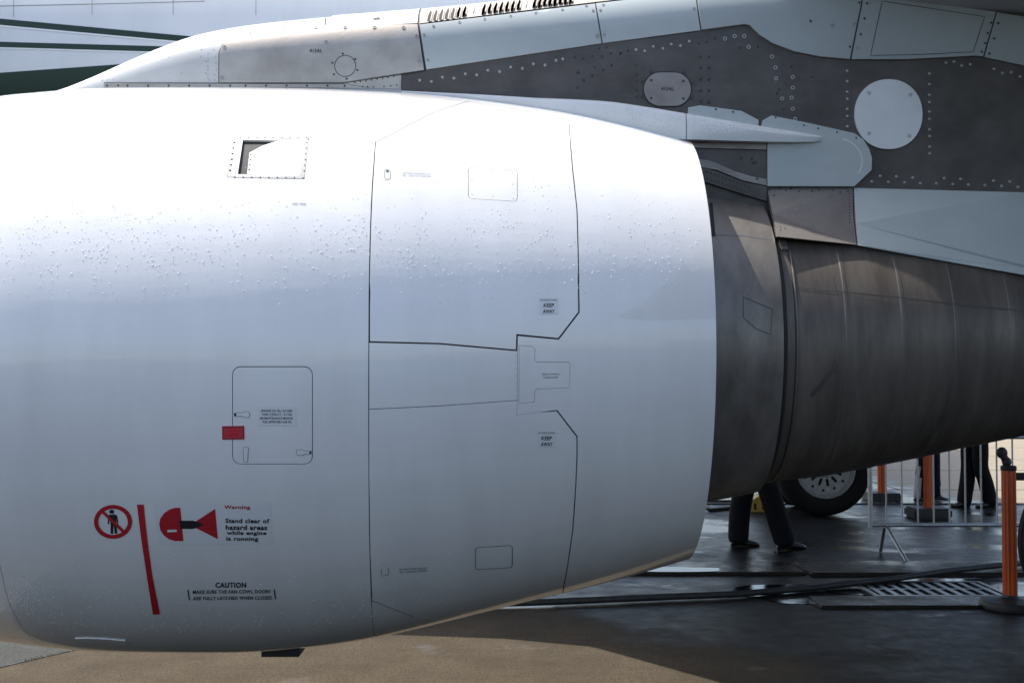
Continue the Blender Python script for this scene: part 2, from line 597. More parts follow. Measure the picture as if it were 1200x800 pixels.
def text(name, S, s, cx, cy, h, w, m, parent, ang=0.0, off=.0014, bold=.0, shear=0.0, space=1.0):
    """one line of lettering, centred on a pixel, cap height h and width w in pixels"""
    cu = bpy.data.curves.new(name, 'FONT')
    cu.body = s
    cu.align_x = 'CENTER'
    cu.offset = bold
    cu.shear = shear
    cu.space_character = space
    cu.resolution_u = 3
    o = bpy.data.objects.new(name, cu)
    COL.objects.link(o)
    bpy.context.view_layer.update()
    dg = bpy.context.evaluated_depsgraph_get()
    me = bpy.data.meshes.new_from_object(o.evaluated_get(dg))
    bpy.data.objects.remove(o)
    bpy.data.curves.remove(cu)
    xs = [v.co.x for v in me.vertices]
    ys = [v.co.y for v in me.vertices]
    mx, my = (min(xs) + max(xs)) / 2, (min(ys) + max(ys)) / 2
    sx = w / (max(xs) - min(xs))
    sy = h / (max(ys) - min(ys))
    c, sn = math.cos(R_(ang)), math.sin(R_(ang))
    for v in me.vertices:
        x, y = (v.co.x - mx) * sx, -(v.co.y - my) * sy
        P, n = S.hit(cx + x * c - y * sn, cy + x * sn + y * c)
        v.co = P + n * off
    me.materials.clear()
    me.materials.append(m)
    return link(bpy.data.objects.new(name, me), parent)
def studs(name, S, pts, rpx, m, parent, h=.0012, base=.0, seg=8, stuff=True, ring=False):
    """small fastener heads at pixels, one joined mesh"""
    bm = bmesh.new()
    for p in pts:
        P, n = S.hit(p[0], p[1])
        r = (p[2] if len(p) > 2 else rpx) * (P - CAM).length / FPX
        a = n.cross(Vector((0, 0, 1)))
        if a.length < .01:
            a = Vector((1, 0, 0))
        a.normalize()
        b = n.cross(a)
        lay = ((1.0, -.001), (1.0, h * .5), (.7, h)) if not ring else ((1.0, -.001), (1.0, h), (.55, h), (.5, 0.0))
        prev = None
        for rr, hh in lay:
            cur = [bm.verts.new(P + n * (base + hh) + (a * math.cos(2 * math.pi * k / seg) + b * math.sin(2 * math.pi * k / seg)) * r * rr)
                   for k in range(seg)]
            if prev:
                for k in range(seg):
                    bm.faces.new((prev[k], prev[(k + 1) % seg], cur[(k + 1) % seg], cur[k]))
            prev = cur
        if not ring:
            bm.faces.new(prev)
    bmesh.ops.recalc_face_normals(bm, faces=bm.faces)
    o = mobj(name, bm, m, parent, angle=40)
    if stuff:
        o['kind'] = 'stuff'
    return o

# ================================================================== THE AIRLINER
plane = empty('airplane', (0, YE, 0))
tag(plane, 'white jet airliner with green fuselage stripes, its big white engine filling the picture', 'airplane')
plane.location = (0, 0, 0)

# ------------------------------------------------------------------ engine nacelle
nst = [station(*s) for s in ((0, 113, 750), (45, 108, 756), (100, 104, 762), (200, 102.3, 764.5), (310, 103, 763), (370, 104, 757.5),
                             (440, 107, 747), (483, 109.5, 737.5), (567, 117.5, 717), (633, 126, 701), (667, 131.5, 693),
                             (733, 145.5, 676), (804, 163, 655.5))]
zl = nst[0][1]
nst = [(-2.56, zl - .03, .93), (-2.50, zl - .03, 1.0), (-2.38, zl - .02, 1.075)] + nst
NAC = Round(nst)
UE = NAC.x1                                             # nozzle edge
def seam_fun(pts):
    q = sorted((NAC.uv(*p)[::-1] for p in pts))
    f = pchip([a for a, b in q], [b for a, b in q])
    lo, hi = q[0][0], q[-1][0]
    def g(th):
        th = (th + math.pi) % (2 * math.pi) - math.pi
        if abs(th) > math.pi / 2:
            th = math.copysign(math.pi - abs(th), th)
        return f(max(lo, min(hi, th)))
    return g
S0 = seam_fun([(44, 117), (23, 150), (10, 183), (1, 213), (-14, 290), (-20, 370), (-20, 470), (-14, 590), (0, 662), (13, 711), (30, 739), (43, 752)])
S1 = seam_fun([(443, 112), (439.5, 168), (436, 220), (434, 266), (432.5, 330), (432, 400), (432, 532), (433, 631), (435, 700), (438.5, 742)])

def uvs(pts, step=9, closed=True):
    return [NAC.uv(*p) for p in densify(pts, step, closed)]
TH = [R_(a) for a in range(-180, 181, 3)]
G1 = .0011
def GG(t):
    return .0004 if R_(35) < t < R_(145) else .0008
door_up = uvs([(440.2, 167.6), (473, 150), (510, 131), (550, 118.5), (610, 124), (650, 133), (667, 144), (672, 200), (677, 246), (678.5, 300), (679.5, 366),
               (655, 398), (607, 393.5), (606.5, 411), (515, 403), (432.3, 401), (432.3, 360), (433, 330), (434.6, 266), (436.6, 220)], 7)
def gapmap(poly, rules, base):
    """wider gaps where the photograph shows bold lines: rules = (umin, umax, vmin, vmax, gap)"""
    out = []
    for i in range(len(poly)):
        a, b = poly[i], poly[(i + 1) % len(poly)]
        c = ((a[0] + b[0]) / 2, (a[1] + b[1]) / 2)
        g = base
        for r in rules:
            if r[0] <= c[0] <= r[1] and r[2] <= c[1] <= r[3]:
                g = r[4]
        out.append(g)
    return out
u606 = NAC.uv(606, 440)[0]
door_lo = uvs([(432.3, 479.5), (515, 475.5), (606.5, 469), (605.5, 486), (653, 480), (677, 511), (677, 534), (675.5, 570), (672, 620), (666, 662), (660, 694),
               (600, 708.5), (560, 716), (520, 724), (485, 722), (460, 712.5), (436, 703), (433.8, 650), (432.4, 560)], 7)
beam = uvs([(432.3, 401), (515, 403), (606.5, 411), (606.5, 469), (515, 475.5), (432.3, 479.5)], 7)

nac = None
bm = bmesh.new()                                        # inner skin, a few millimetres under the panels
segn = 128
xs = [NAC.x0 + (UE - .012 - NAC.x0) * i / 110 for i in range(111)]
prof = [(x, -.0095) for x in xs]
rings = []
for x, off in prof:
    rings.append([bm.verts.new(NAC.P(x, 2 * math.pi * k / segn, off)) for k in range(segn)])
zt, rt = NAC.fz(UE), NAC.fr(UE)
for x, r, z in [(UE - .012, rt - .022, zt), (UE - .3, rt + .01, NAC.fz(UE - .3)), (UE - .8, rt + .05, NAC.fz(UE - .8)), (UE - 1.2, rt + .05, NAC.fz(UE - 1.2))]:
    rings.append([bm.verts.new((x, YE - r * math.cos(2 * math.pi * k / segn), z + r * math.sin(2 * math.pi * k / segn))) for k in range(segn)])
for q in range(len(rings) - 1):
    for k in range(segn):
        bm.faces.new((rings[q][k], rings[q][(k + 1) % segn], rings[q + 1][(k + 1) % segn], rings[q + 1][k]))
bmesh.ops.recalc_face_normals(bm, faces=bm.faces)
nac = mobj('engine_nacelle', bm, M['gap'], plane)

# inlet cowl with its lip and duct
inl_r = [(S0(t) - .0012, t) for t in TH]
inl_l = [(NAC.x0, t) for t in TH]
panel('inlet_cowl', NAC, [inl_r + inl_l[::-1]], M['paint'], nac)
bm = bmesh.new()
lip = []
for k in range(9):
    t = math.pi * k / 8
    lip.append((.875 + .055 * math.cos(t), NAC.x0 - .05 * math.sin(t)))
lip += [(.80, -2.3), (.80, -1.75)]
add_lathe(bm, lip, 96, (0, YE, zl - .03), 'X')
mobj('inlet_lip', bm, M['lightmetal'], nac, angle=50)

# fan cowl with holes for the oil door and the vent plate
oil = rrect(272, 429, 366.5, 544, 10)
oil = [(x + (y - 429) * .001, y) for x, y in oil]
vent = [(272, 159.5), (316, 159.7), (362, 160.5), (360, 185), (357, 209.8), (310, 209.2), (266, 208), (269, 184)]
oil_uv, vent_uv = uvs(oil, 9), uvs(vent, 9)
fan = [(S0(t) + .0012, t) for t in TH] + [(S1(t) - GG(t), t) for t in TH[::-1]]
panel('fan_cowl', NAC, [fan, oil_uv, vent_uv], M['paint'], nac)
panel('oil_access_door', NAC, [inset(oil_uv, .0024)], M['paint'], nac)
# vent plate with its dark throat
throat = [(284.5, 164), (310, 164), (334.5, 164.2), (324, 165.6), (307.5, 171), (292.5, 179), (291, 191), (289.5, 204.5), (278.5, 204.2), (281.5, 184)]
th_uv = uvs(throat, 6)
vin_uv = uvs([(282.2, 162.3), (318, 162.5), (355.5, 163.6), (354, 184), (351.5, 206), (313, 205.9), (275.8, 205.6), (279, 184)], 9)
panel('vent_frame', NAC, [inset(vent_uv, .0010), vin_uv], M['ventgrey'], nac, off=.0012)
panel('vent_ramp', NAC, [inset(vin_uv, .0004), th_uv], M['paint'], nac, off=.0)
bm = bmesh.new()
tl, tt, tr, tb = NAC.uv(281, 184), NAC.uv(310, 163), NAC.uv(335, 164), NAC.uv(284, 206)
grid = []
for i in range(7):
    row = []
    for j in range(5):
        u = tl[0] - .006 + (tr[0] + .01 - tl[0]) * i / 6
        v = tb[1] - .01 + (tt[1] + .015 - tb[1]) * j / 4
        row.append(bm.verts.new(NAC.P(u, v, -.009 - .075 * (1 - i / 6))))
    grid.append(row)
for i in range(6):
    for j in range(4):
        bm.faces.new((grid[i][j], grid[i + 1][j], grid[i + 1][j + 1], grid[i][j + 1]))
top = [bm.verts.new(NAC.P(tl[0] - .006 + (tr[0] + .01 - tl[0]) * i / 6, tt[1] + .015, -.005)) for i in range(7)]
for i in range(6):
    bm.faces.new((grid[i][4], grid[i + 1][4], top[i + 1], top[i]))
mobj('vent_duct', bm, M['gap'], nac)

# reverser frame
frame = ([(S1(t) + GG(t), t) for t in [R_(a) for a in (100, 96, 92, 88, 84, 80, 76, 73, 70, 67, 64, 61, 58, 55, 52) if R_(a) > NAC.uv(440.2, 167.6)[1] + .01]])
hinge_T = uvs([(608.2, 404.5), (622, 405), (627, 409), (627, 422), (629, 424), (666, 424), (668, 426), (668, 452), (666, 454.5), (629, 456), (627, 458),
               (626.5, 471), (608, 473)], 6)
du = door_up
i0 = 0
n_up = len(densify([(441, 167), (473, 150), (510, 131), (550, 118.5), (610, 124), (650, 133), (667, 144), (672, 200), (677, 246), (678.5, 300), (679.5, 366),
                    (655, 398), (607, 393.5), (606.5, 411)], 7, False))
pts_up = door_up[:n_up]
n_lo = len(densify([(606.5, 469), (605.5, 486), (653, 480), (677, 511), (677, 534), (675.5, 570), (672, 620), (666, 662), (660, 694), (600, 708.5),
                    (560, 716), (520, 724), (485, 722), (460, 712.5), (437, 703)], 7, False))
k0 = len(densify([(433, 479.5), (515, 475.5), (606.5, 469)], 7, False)) - 1
pts_lo = door_lo[k0:k0 + n_lo]
frame += pts_up + pts_lo
frame += [(S1(t) + GG(t), t) for t in [R_(a) for a in (-50, -53, -56, -59, -62, -65, -68, -71, -74) if R_(a) < NAC.uv(436, 703)[1] - .01] + [R_(a) for a in (-76, -80, -84, -88, -92, -96, -100)]]
frame += [(UE, R_(-100 + 4 * i)) for i in range(51)]
panel('reverser_frame', NAC, [frame, hinge_T], M['paint'], nac, depth=.012)
back = [(S1(t) + GG(t), t) for t in [R_(a) for a in range(100, 261, 4)]] + [(UE, R_(a)) for a in range(260, 99, -4)]
panel('reverser_back', NAC, [back], M['paint'], nac, depth=.012)
BIG = 9.0
u_r = NAC.uv(640, 300)[0]
d_up = inset(door_up, gapmap(door_up, [(-BIG, BIG, R_(50), BIG, .0026), (u_r, BIG, -BIG, R_(50), .0045), (u606 - .03, BIG, -BIG, R_(14), .0058), (-BIG, u606, R_(-1), R_(12), .0036)], .0009))
panel('pivoting_door', NAC, [d_up, uvs(rrect(548.5, 196, 606.5, 233, 4.5, 4, .06), 9)], M['paint'], nac)
d_lo = inset(door_lo, gapmap(door_lo, [(u_r, BIG, R_(-85), R_(-3), .0045), (u606 - .015, u606 + .01, R_(-10), R_(-2), .0075)], .0009))
panel('pivoting_door', NAC, [d_lo, uvs(rrect(557, 641, 600.5, 667, 3.5, 4, -.06), 9)], M['paint'], nac)
panel('latch_beam', NAC, [inset(beam, .0012)], M['paint'], nac)
panel('deploy_switch_door', NAC, [inset(hinge_T, .0012)], M['paint'], nac)
panel('access_panel', NAC, [inset(uvs(rrect(548.5, 196, 606.5, 233, 4.5, 4, .06), 9), .0018)], M['paint'], nac)
panel('access_panel', NAC, [inset(uvs(rrect(557, 641, 600.5, 667, 3.5, 4, -.06), 9), .0020)], M['paint'], nac)

line('panel_outline', NAC, rrect(557, 641, 600.5, 667, 3.5, 4, -.06), .7, M['thinline'], nac, .0008, True, 4)
line('sealant_bead', NAC, [(440, 167.3), (473, 149.8), (510, 130.8), (550, 118.3)], .9, M['sealant'], nac, .0008)
line('sealant_bead', NAC, [(442.8, 113), (439.6, 167)], .9, M['sealant'], nac, .0008)
line('sealant_bead', NAC, [(436, 703), (460, 712.5), (485, 722)], 1.0, M['sealant'], nac, .0008)
line('sealant_bead', NAC, [(44, 118), (23, 150), (10, 183), (2, 210)], .7, M['sealant'], nac, .0008)
# latches on the oil door
def latch(pts):
    line('latch_outline', NAC, pts, .9, M['black'], nac, .0013, True, 3)
for pts in ([(275, 483.5), (285, 483.5), (286.5, 482), (291.5, 482.5), (292.5, 486), (291.5, 488.5), (286.5, 488.5), (285, 487), (275, 487.3)],
            [(285.2, 524), (291, 524), (290.5, 530), (290, 540.5), (286, 540.5), (285.5, 530)],
            [(347.5, 527), (353, 526.3), (357, 528), (364.5, 528), (364.5, 531.5), (357, 531.5), (353, 533.2), (347.5, 532)]):
    patch('latch', NAC, pts, M['paint'], nac, .002, .002, 0)
    latch(pts)
decal('latch_button', NAC, [(274.5, 484), (277, 484), (277, 487), (274.5, 487)], M['black'], nac, .0022)
decal('latch_button', NAC, [(362.5, 528.4), (365, 528.4), (365, 531.2), (362.5, 531.2)], M['black'], nac, .0022)
# red tag
patch('red_tag', NAC, [(260.3, 499), (286.3, 498.6), (286.5, 514.4), (260.5, 514.8)], M['redtag'], nac, .0016, .0016, 10)
line('red_tag_border', NAC, [(261.3, 500), (285.3, 499.7), (285.4, 513.5), (261.5, 513.8)], .7, M['gap'], nac, .0024, True)
for yy, x0, x1 in ((504.5, 268, 281), (507.5, 270, 279), (510.2, 268, 280)):
    line('red_tag_print', NAC, [(x0, yy), (x1, yy - .1)], .8, M['red'], nac, .0024)
# lettering
def block(name, lines, m=M['black'], **k):
    for s, cx, cy, h, w in lines:
        text(name, NAC, s, cx, cy, h, w, m, nac, **k)
decal('oil_placard', NAC, [(302, 476), (346, 476), (347, 498.5), (302.5, 498.5)], M['labelplate'], nac, .0011)
block('oil_placard_text', [("ENGINE OIL FILL ACCESS", 324.5, 481, 2.7, 36), ("TANK CAPACITY - 9.2 GAL.", 324.8, 485.3, 2.7, 36.5),
                           ("SEE MAINTENANCE MANUAL", 324.3, 489.7, 2.7, 39), ("FOR APPROVED LUB OIL", 325, 494, 2.7, 34)], off=.0018, bold=.012)
block('warning_text', [("Warning", 278, 594.3, 5.6, 30.5)], M['red'], bold=.035, ang=.5, space=1.1)
decal('warning_placard', NAC, [(180, 588.5), (317, 588.5), (319, 636.5), (186, 637.5)], M['labelplate'], nac, .0009)
block('hazard_text', [("Stand clear of", 290, 609.6, 5.4, 51.5), ("hazard areas", 288.8, 617.3, 5.9, 48.5),
                      ("while engine", 289, 624.3, 5.9, 46.5), ("is running", 284, 631.3, 5.9, 37.5)], bold=.035, ang=.4, space=1.1, off=.002)
block('caution_text', [("CAUTION", 270.5, 684.8, 6.2, 36)], bold=.035, space=1.12)
block('caution_text', [("MAKE SURE THE FAN COWL DOORS", 271.5, 692.6, 4.2, 91), ("ARE FULLY LATCHED WHEN CLOSED", 272.5, 700.0, 4.2, 92.5)], bold=.02, space=1.1, ang=-.5)
line('caution_bracket', NAC, [(220.3, 690.5), (222, 702.5)], 1.4, M['black'], nac)
line('caution_bracket', NAC, [(321.3, 689.8), (323, 701.2)], 1.4, M['black'], nac)
block('vent_text', [("PORT  PANEL", 351, 239.2, 2.0, 16)])
for dx, dy in ((0, 0), (-2.5, 155.3)):
    decal('keep_away_placard', NAC, [(632.2 + dx, 349 + dy), (653.5 + dx, 349 + dy), (653.5 + dx, 368 + dy), (632.2 + dx, 368 + dy)], M['labelplate'], nac, .0011)
    block('keep_away_text', [("PIVOTING DOOR", 642.8 + dx, 351.6 + dy, 1.9, 19.5)], off=.0018)
    block('keep_away_text', [("KEEP", 643 + dx, 357.7 + dy, 4.4, 12.5), ("AWAY", 643 + dx, 364.7 + dy, 4.4, 14)], off=.0018, bold=.02, shear=.1)
block('switch_text', [("DEPLOY SWITCH", 645.3, 438.3, 1.9, 20), ("ACCESS DOOR", 645, 441.9, 1.9, 17.5)])
block('lockout_text', [("PIVOTING DOOR LOCK OUT", 488.5, 203.4, 1.9, 33), ("PIN - LOCK OUT POSITION", 488.5, 206.4, 1.9, 33)], ang=1.8, m=M['thinline'])
block('lockout_text', [("PIVOTING DOOR LOCK OUT", 484.3, 665.8, 1.9, 33), ("PIN - LOCK OUT POSITION", 484.4, 668.9, 1.9, 32)], ang=-3.5)
line('pin_outline', NAC, rrect(450.4, 199, 457.4, 210.5, 3, 4), .6, M['thinline'], nac, .001, True, 3)
decal('pin_hole', NAC, circ(454, 200.8, 1.8, 1.3, 10), M['seal'], nac)
line('pin_outline', NAC, [(447, 666), (446.8, 671), (448.5, 675)], .7, M['thinline'], nac, .001, False, 3)
line('pin_outline', NAC, [(455, 665), (455.6, 670), (454, 674.5)], .7, M['thinline'], nac, .001, False, 3)
decal('pin_hole', NAC, circ(451.5, 673.3, .9, .7, 8), M['black'], nac)
# pictograms
def ring_decal(name, cx, cy, ro, ri, asp, m, off):
    decal(name, NAC, [circ(cx, cy, ro, ro * asp, 44), circ(cx, cy, ri, ri * asp, 44)], m, nac, off, 8)
man = [[(127.3, 602.8), (134.2, 602), (137.2, 603.2), (138.8, 612.5), (137.6, 613.2), (136.3, 607), (136.6, 614), (137.6, 624.6), (134.7, 624.8), (133.4, 615.4),
        (132.9, 615.4), (132.7, 624.8), (129.8, 624.8), (129.6, 613), (128.8, 607), (127.8, 613.6), (126.2, 613.2)]]
decal('no_entry_symbol', NAC, man, M['black'], nac, .0012, 8)
decal('no_entry_symbol', NAC, circ(131, 599.1, 2.9, 2.5, 16), M['black'], nac, .0012)
ring_decal('no_entry_ring', 132.6, 610.8, 22.4, 17.2, .885, M['red'], .0014)
decal('no_entry_bar', NAC, [(118.3, 599.2), (120.9, 596.9), (147.2, 622.0), (144.7, 624.6)], M['red'], nac, .0017, 8)
decal('red_boundary_stripe', NAC, densify([(160.6, 590.6), (168.6, 590.6), (170.2, 608), (173.6, 638), (178.8, 675), (187.6, 718.8), (179.3, 719.4), (173, 680),
                                           (166.3, 636), (162.6, 608)], 8), M['red'], nac, .0014, 9)
half = [(211.5, 594.4), (206, 594.2), (199, 596.2), (192.5, 600.5), (188, 606.8), (186.6, 613), (188, 620.5), (192, 626.6), (198, 631), (205, 633.3), (215, 633.3)]
decal('hazard_symbol', NAC, densify(half, 6), M['red'], nac, .0014, 8)
decal('hazard_symbol', NAC, densify([(227.5, 611.5), (252.2, 595.6), (255.4, 631), (228.5, 617.5)], 6), M['red'], nac, .0014, 8)
decal('hazard_symbol', NAC, densify([(210.3, 609.4), (226, 609.2), (232, 611), (238.8, 614), (232, 617), (226, 619), (211.6, 618.8)], 6), M['black'], nac, .002, 8)
decal('hazard_symbol', NAC, [(196, 620.2), (207, 619.8), (207.6, 622.4), (196.4, 622.8)], M['labelplate'], nac, .002)
# fasteners of the vent plate and the small panels
fst = [(267.5 + .0, 0)]
vl = [(275.2, 161.3)] + [(281.5 + 9.7 * k, 161.4) for k in range(9)] + [(361.0, 163.5)]
vb = [(275 + 10 * k, 207.8 + .1 * k) for k in range(9)]
vr = [(359.6 - .6 * k, 167.5 + 6.6 * k) for k in range(6)]
vin = [(294, 181), (293.2, 187), (292.6, 193), (291.8, 199)]
studs('vent_fasteners', NAC, vl + vb + vr + vin, .95, M['rivetdark'], nac, .0012, .0014)
studs('vent_fasteners', NAC, [(274.3 - .95 * k, 167.4 + 6.5 * k) for k in range(6)], 1.4, M['rivetdark'], nac, .0015, .0014)
line('vent_edge', NAC, [(271, 171), (267.5, 190), (265.5, 207)], .8, M['lightmetal'], nac, .0025)
studs('panel_fasteners', NAC, [(553, 198.5), (577.5, 200), (601, 202.5), (553, 212), (601, 216), (553, 228), (577.5, 229.8), (601.5, 232.5)], .6, M['rivetgrey'], nac)
studs('beam_fasteners', NAC, [(604.6, 400 + 8 * k) for k in range(9)], .5, M['rivetgrey'], nac)
# drain mast at the keel and the shallow keel blister
p0 = at_y(331, 765, YE - .05)
bm = bmesh.new()
zb = NAC.fz(p0.x) - NAC.fr(p0.x)
vs = [(-.075, .02), (.078, .02), (.085, -.022), (.08, -.03), (-.078, -.03)]
A = [bm.verts.new((p0.x + x, YE - .11, zb + z)) for x, z in vs]
B = [bm.verts.new((p0.x + x, YE + .11, zb + z)) for x, z in vs]
bm.faces.new(A); bm.faces.new(B[::-1])
for i in range(5):
    bm.faces.new((A[i], A[(i + 1) % 5], B[(i + 1) % 5], B[i]))
bmesh.ops.recalc_face_normals(bm, faces=bm.faces)
mobj('drain_mast', bm, M['gap'], nac, smooth=False)
bl = [(88, 747), (100, 746.5), (125, 747.5), (147, 749.5), (149, 755), (130, 754.5), (105, 751)]
patch('keel_plate', NAC, densify(bl, 8), M['paint'], nac, .004, .004, 10)

# ------------------------------------------------------------------ core cowl and exhaust fairing
cst = []
for px, bot, ax in ((770, 595, 409), (826, 588, 406.5), (860, 582, 405.8), (884, 577, 405.2)):
    cst.append(station(px, 2 * ax - bot, bot))
FORE = Round(cst)
cst2 = []
for px, bot, ax in ((845, 572, 406), (884, 567.5, 405.2), (905, 565.5, 404.7), (940, 562, 404), (965, 559, 403.2), (1000, 552.5, 402), (1060, 541, 400), (1120, 528, 398), (1200, 511.5, 395.5), (1300, 488, 392), (1420, 460, 388)):
    cst2.append(station(px, 2 * ax - bot, bot))
CORE = Round(cst2)
def ring_mesh(name, R, x0, x1, m, parent, off=0.0, seg=128, n=30, lipr=None):
    bm = bmesh.new()
    rings = []
    for i in range(n + 1):
        u = x0 + (x1 - x0) * i / n
        rings.append([bm.verts.new(R.P(u, 2 * math.pi * k / seg, off)) for k in range(seg)])
    if lipr:
        rings.append([bm.verts.new(R.P(x1 - .004, 2 * math.pi * k / seg, off - lipr)) for k in range(seg)])
        rings.append([bm.verts.new(R.P(x1 - .08, 2 * math.pi * k / seg, off - lipr)) for k in range(seg)])
    for q in range(len(rings) - 1):
        for k in range(seg):
            bm.faces.new((rings[q][k], rings[q][(k + 1) % seg], rings[q + 1][(k + 1) % seg], rings[q + 1][k]))
    bmesh.ops.recalc_face_normals(bm, faces=bm.faces)
    return mobj(name, bm, m, parent, angle=50)
fore = ring_mesh('exhaust_fairing', FORE, FORE.x0 - .3, FORE.x1, M['core2'], plane, 0, lipr=.012)
core = ring_mesh('core_cowl', CORE, CORE.x0, CORE.x1, M['core'], plane, -.006)
c2 = [CORE.P(CORE.x1, 0)]
bm = bmesh.new()
add_lathe(bm, [(CORE.fr(CORE.x1) - .006, CORE.x1), (CORE.fr(CORE.x1) - .03, CORE.x1 - .002), (.16, CORE.x1 + .1), (0, CORE.x1 + .5)], 64, (0, YE, CORE.fz(CORE.x1)), 'X')
mobj('exhaust_plug', bm, M['core'], plane)
def core_ring(name, pxm, w, m, off, th0=-100, th1=100, lean=0.0):
    u0 = CORE.uv(pxm, 400)[0]
    bm = bmesh.new()
    A, B = [], []
    for a in range(th0, th1 + 1, 2):
        t = R_(a)
        A.append((bm.verts.new(CORE.P(u0 - w / 2 + lean * t, t, -.0055)), bm.verts.new(CORE.P(u0 - w / 2 + .002 + lean * t, t, off))))
        B.append((bm.verts.new(CORE.P(u0 + w / 2 - .002 + lean * t, t, off)), bm.verts.new(CORE.P(u0 + w / 2 + lean * t, t, -.0055))))
    for i in range(len(A) - 1):
        bm.faces.new((A[i][0], A[i][1], A[i + 1][1], A[i + 1][0]))
        bm.faces.new((A[i][1], B[i][0], B[i + 1][0], A[i + 1][1]))
        bm.faces.new((B[i][0], B[i][1], B[i + 1][1], B[i + 1][0]))
    bmesh.ops.recalc_face_normals(bm, faces=bm.faces)
    return mobj(name, bm, m, core)
core_ring('joint_band', 935.5, .012, M['core'], -.001)
core_ring('lip_gap', 921, .018, M['gap'], -.004)
core_ring('joint_gap', 933.3, .006, M['gap'], -.0045)
for pxm in (994, 1060, 1122, 1187):
    core_ring('weld_band', pxm, .020, M['core'], -.0048)
    core_ring('weld_bead', pxm - 1.5, .0045, M['weld'], -.0038)
pts = []
for pxm in (994, 1060, 1122, 1187):
    u0, _ = CORE.uv(pxm, 400)
    for a in range(-70, 56, 2):
        P = CORE.P(u0 + .018, R_(a))
        pts.append(P)
bm = bmesh.new()
for P in pts:
    th = math.atan2(P.z - CORE.fz(P.x), YE - P.y)
    n = CORE.N(P.x, th)
    Q = P - n * .006
    a = Vector((1, 0, 0)); b = n.cross(a)
    c = [bm.verts.new(Q + n * .0008 + (a * math.cos(k * math.pi / 3) + b * math.sin(k * math.pi / 3)) * .0027) for k in range(6)]
    d = [bm.verts.new(v.co - n * .0022) for v in c]
    bm.faces.new(c)
    for k in range(6):
        bm.faces.new((c[k], d[k], d[(k + 1) % 6], c[(k + 1) % 6]))
bmesh.ops.recalc_face_normals(bm, faces=bm.faces)
tag(mobj('weld_dimples', bm, M['corestain'], core, smooth=False), kind='stuff')
line('lengthwise_seam', CORE, [(934, 336), (985, 341), (1055, 348), (1130, 357), (1200, 364)], 1.2, M['corestain'], core, -.004)
line('scratch', CORE, [(976, 322), (981, 344)], 1.2, M['weld'], core, -.0042)
decal('heat_stain', CORE, [(950, 462), (962, 448), (975, 432), (978, 420), (985, 436), (972, 440), (964, 455), (952, 466)], M['corestain'], core, -.0045)
# bracket at the top of the fairing lip
patch('bracket', CORE, [(913, 279), (921, 280), (923, 293), (915, 293)], M['brownmetal'], core, .006, .012, 0)

# ------------------------------------------------------------------ pylon
YP = 4.92
def PX(px):
    return (px - 600) / FPX * YP / CP
sil = [(15, 112), (30, 108), (45, 104.5), (60, 99.5), (80, 92), (100, 84), (130, 71.5), (160, 59.5), (205, 44), (255, 33.5), (300, 27.5), (340, 23.5), (380, 20),
       (440, 15.5), (490, 11.5), (560, 5), (608, 0), (700, -9), (800, -19), (900, -28), (1000, -36), (1250, -50), (1500, -60)]
wpt = [(15, .015), (60, .07), (120, .135), (200, .19), (300, .23), (400, .25), (1500, .25)]
rpt = [(15, .01), (60, .05), (120, .11), (200, .17), (300, .20), (400, .21), (1500, .22)]
fw = pchip([PX(a) for a, b in wpt], [b for a, b in wpt])
fry = pchip([PX(a) for a, b in rpt], [b for a, b in rpt])
zs = []
for px, py in sil:
    X = PX(px)
    d = ray(px, py)
    e = math.atan2(d.z, d.y)
    rx, ry = fw(X), fry(X)
    sup = math.sqrt((rx * math.sin(e)) ** 2 + (ry * math.cos(e)) ** 2)
    # n = (-sin e, cos e);  n.(YE, zt-ry) + sup = n.(0, CAMH)
    zt = CAMH + (math.sin(e) * YE - sup) / math.cos(e) + ry
    zs.append((X, zt))
fzt = pchip([a for a, b in zs], [b for a, b in zs])
def pyl_sec(X, off, zb, narc=16, nside=8, zlow=None):
    w, ry, zt = fw(X) + off, fry(X) + off, fzt(X) + off
    c = zt - ry
    pts = []
    if zlow is None:
        for i in range(nside):
            pts.append((-w, zb + (c - zb) * i / nside))
        a0 = 0.0
    else:
        a0 = math.asin(max(-1, min(.98, (zlow - c) / ry)))
    for i in range(narc + 1):
        t = a0 + (math.pi / 2 - a0) * i / narc
        pts.append((-w * math.cos(t), c + ry * math.sin(t)))
    return pts + [(-a, b) for a, b in pts[-2::-1]]
def pyl_loft(name, X0, X1, m, parent, off=0.0, zb=2.35, n=40, zlow=None, caps=True):
    bm = bmesh.new()
    rings = []
    for i in range(n + 1):
        X = X0 + (X1 - X0) * i / n
        z_b = zb(X) if callable(zb) else zb
        rings.append([bm.verts.new((X, YE + y, z)) for y, z in pyl_sec(X, off, z_b, zlow=zlow(X) if zlow else None)])
    for q in range(n):
        for k in range(len(rings[0]) - 1):
            bm.faces.new((rings[q][k], rings[q][k + 1], rings[q + 1][k + 1], rings[q + 1][k]))
    if caps:
        bm.faces.new(rings[0]); bm.faces.new(rings[-1])
    bmesh.ops.recalc_face_normals(bm, faces=bm.faces)
    return mobj(name, bm, m, parent, angle=40)
def pnor(P):
    X = P.x
    w, ry, zt = fw(X), fry(X), fzt(X)
    c = zt - ry
    if P.z <= c:
        return Vector((0, -1, 0))
    y, z = P.y - YE, P.z - c
    return Vector((0, y / w ** 2, z / ry ** 2)).normalized()
XS = PX(470)
pylon = pyl_loft('pylon', XS, PX(1500), M['darkmetal'], plane, 0, lambda X: 2.28 if X < .9 else 2.25, 70)
nose = pyl_loft('nose_fairing', PX(15), XS - .002, M['nosebody'], pylon, .0005, 2.6, 50)
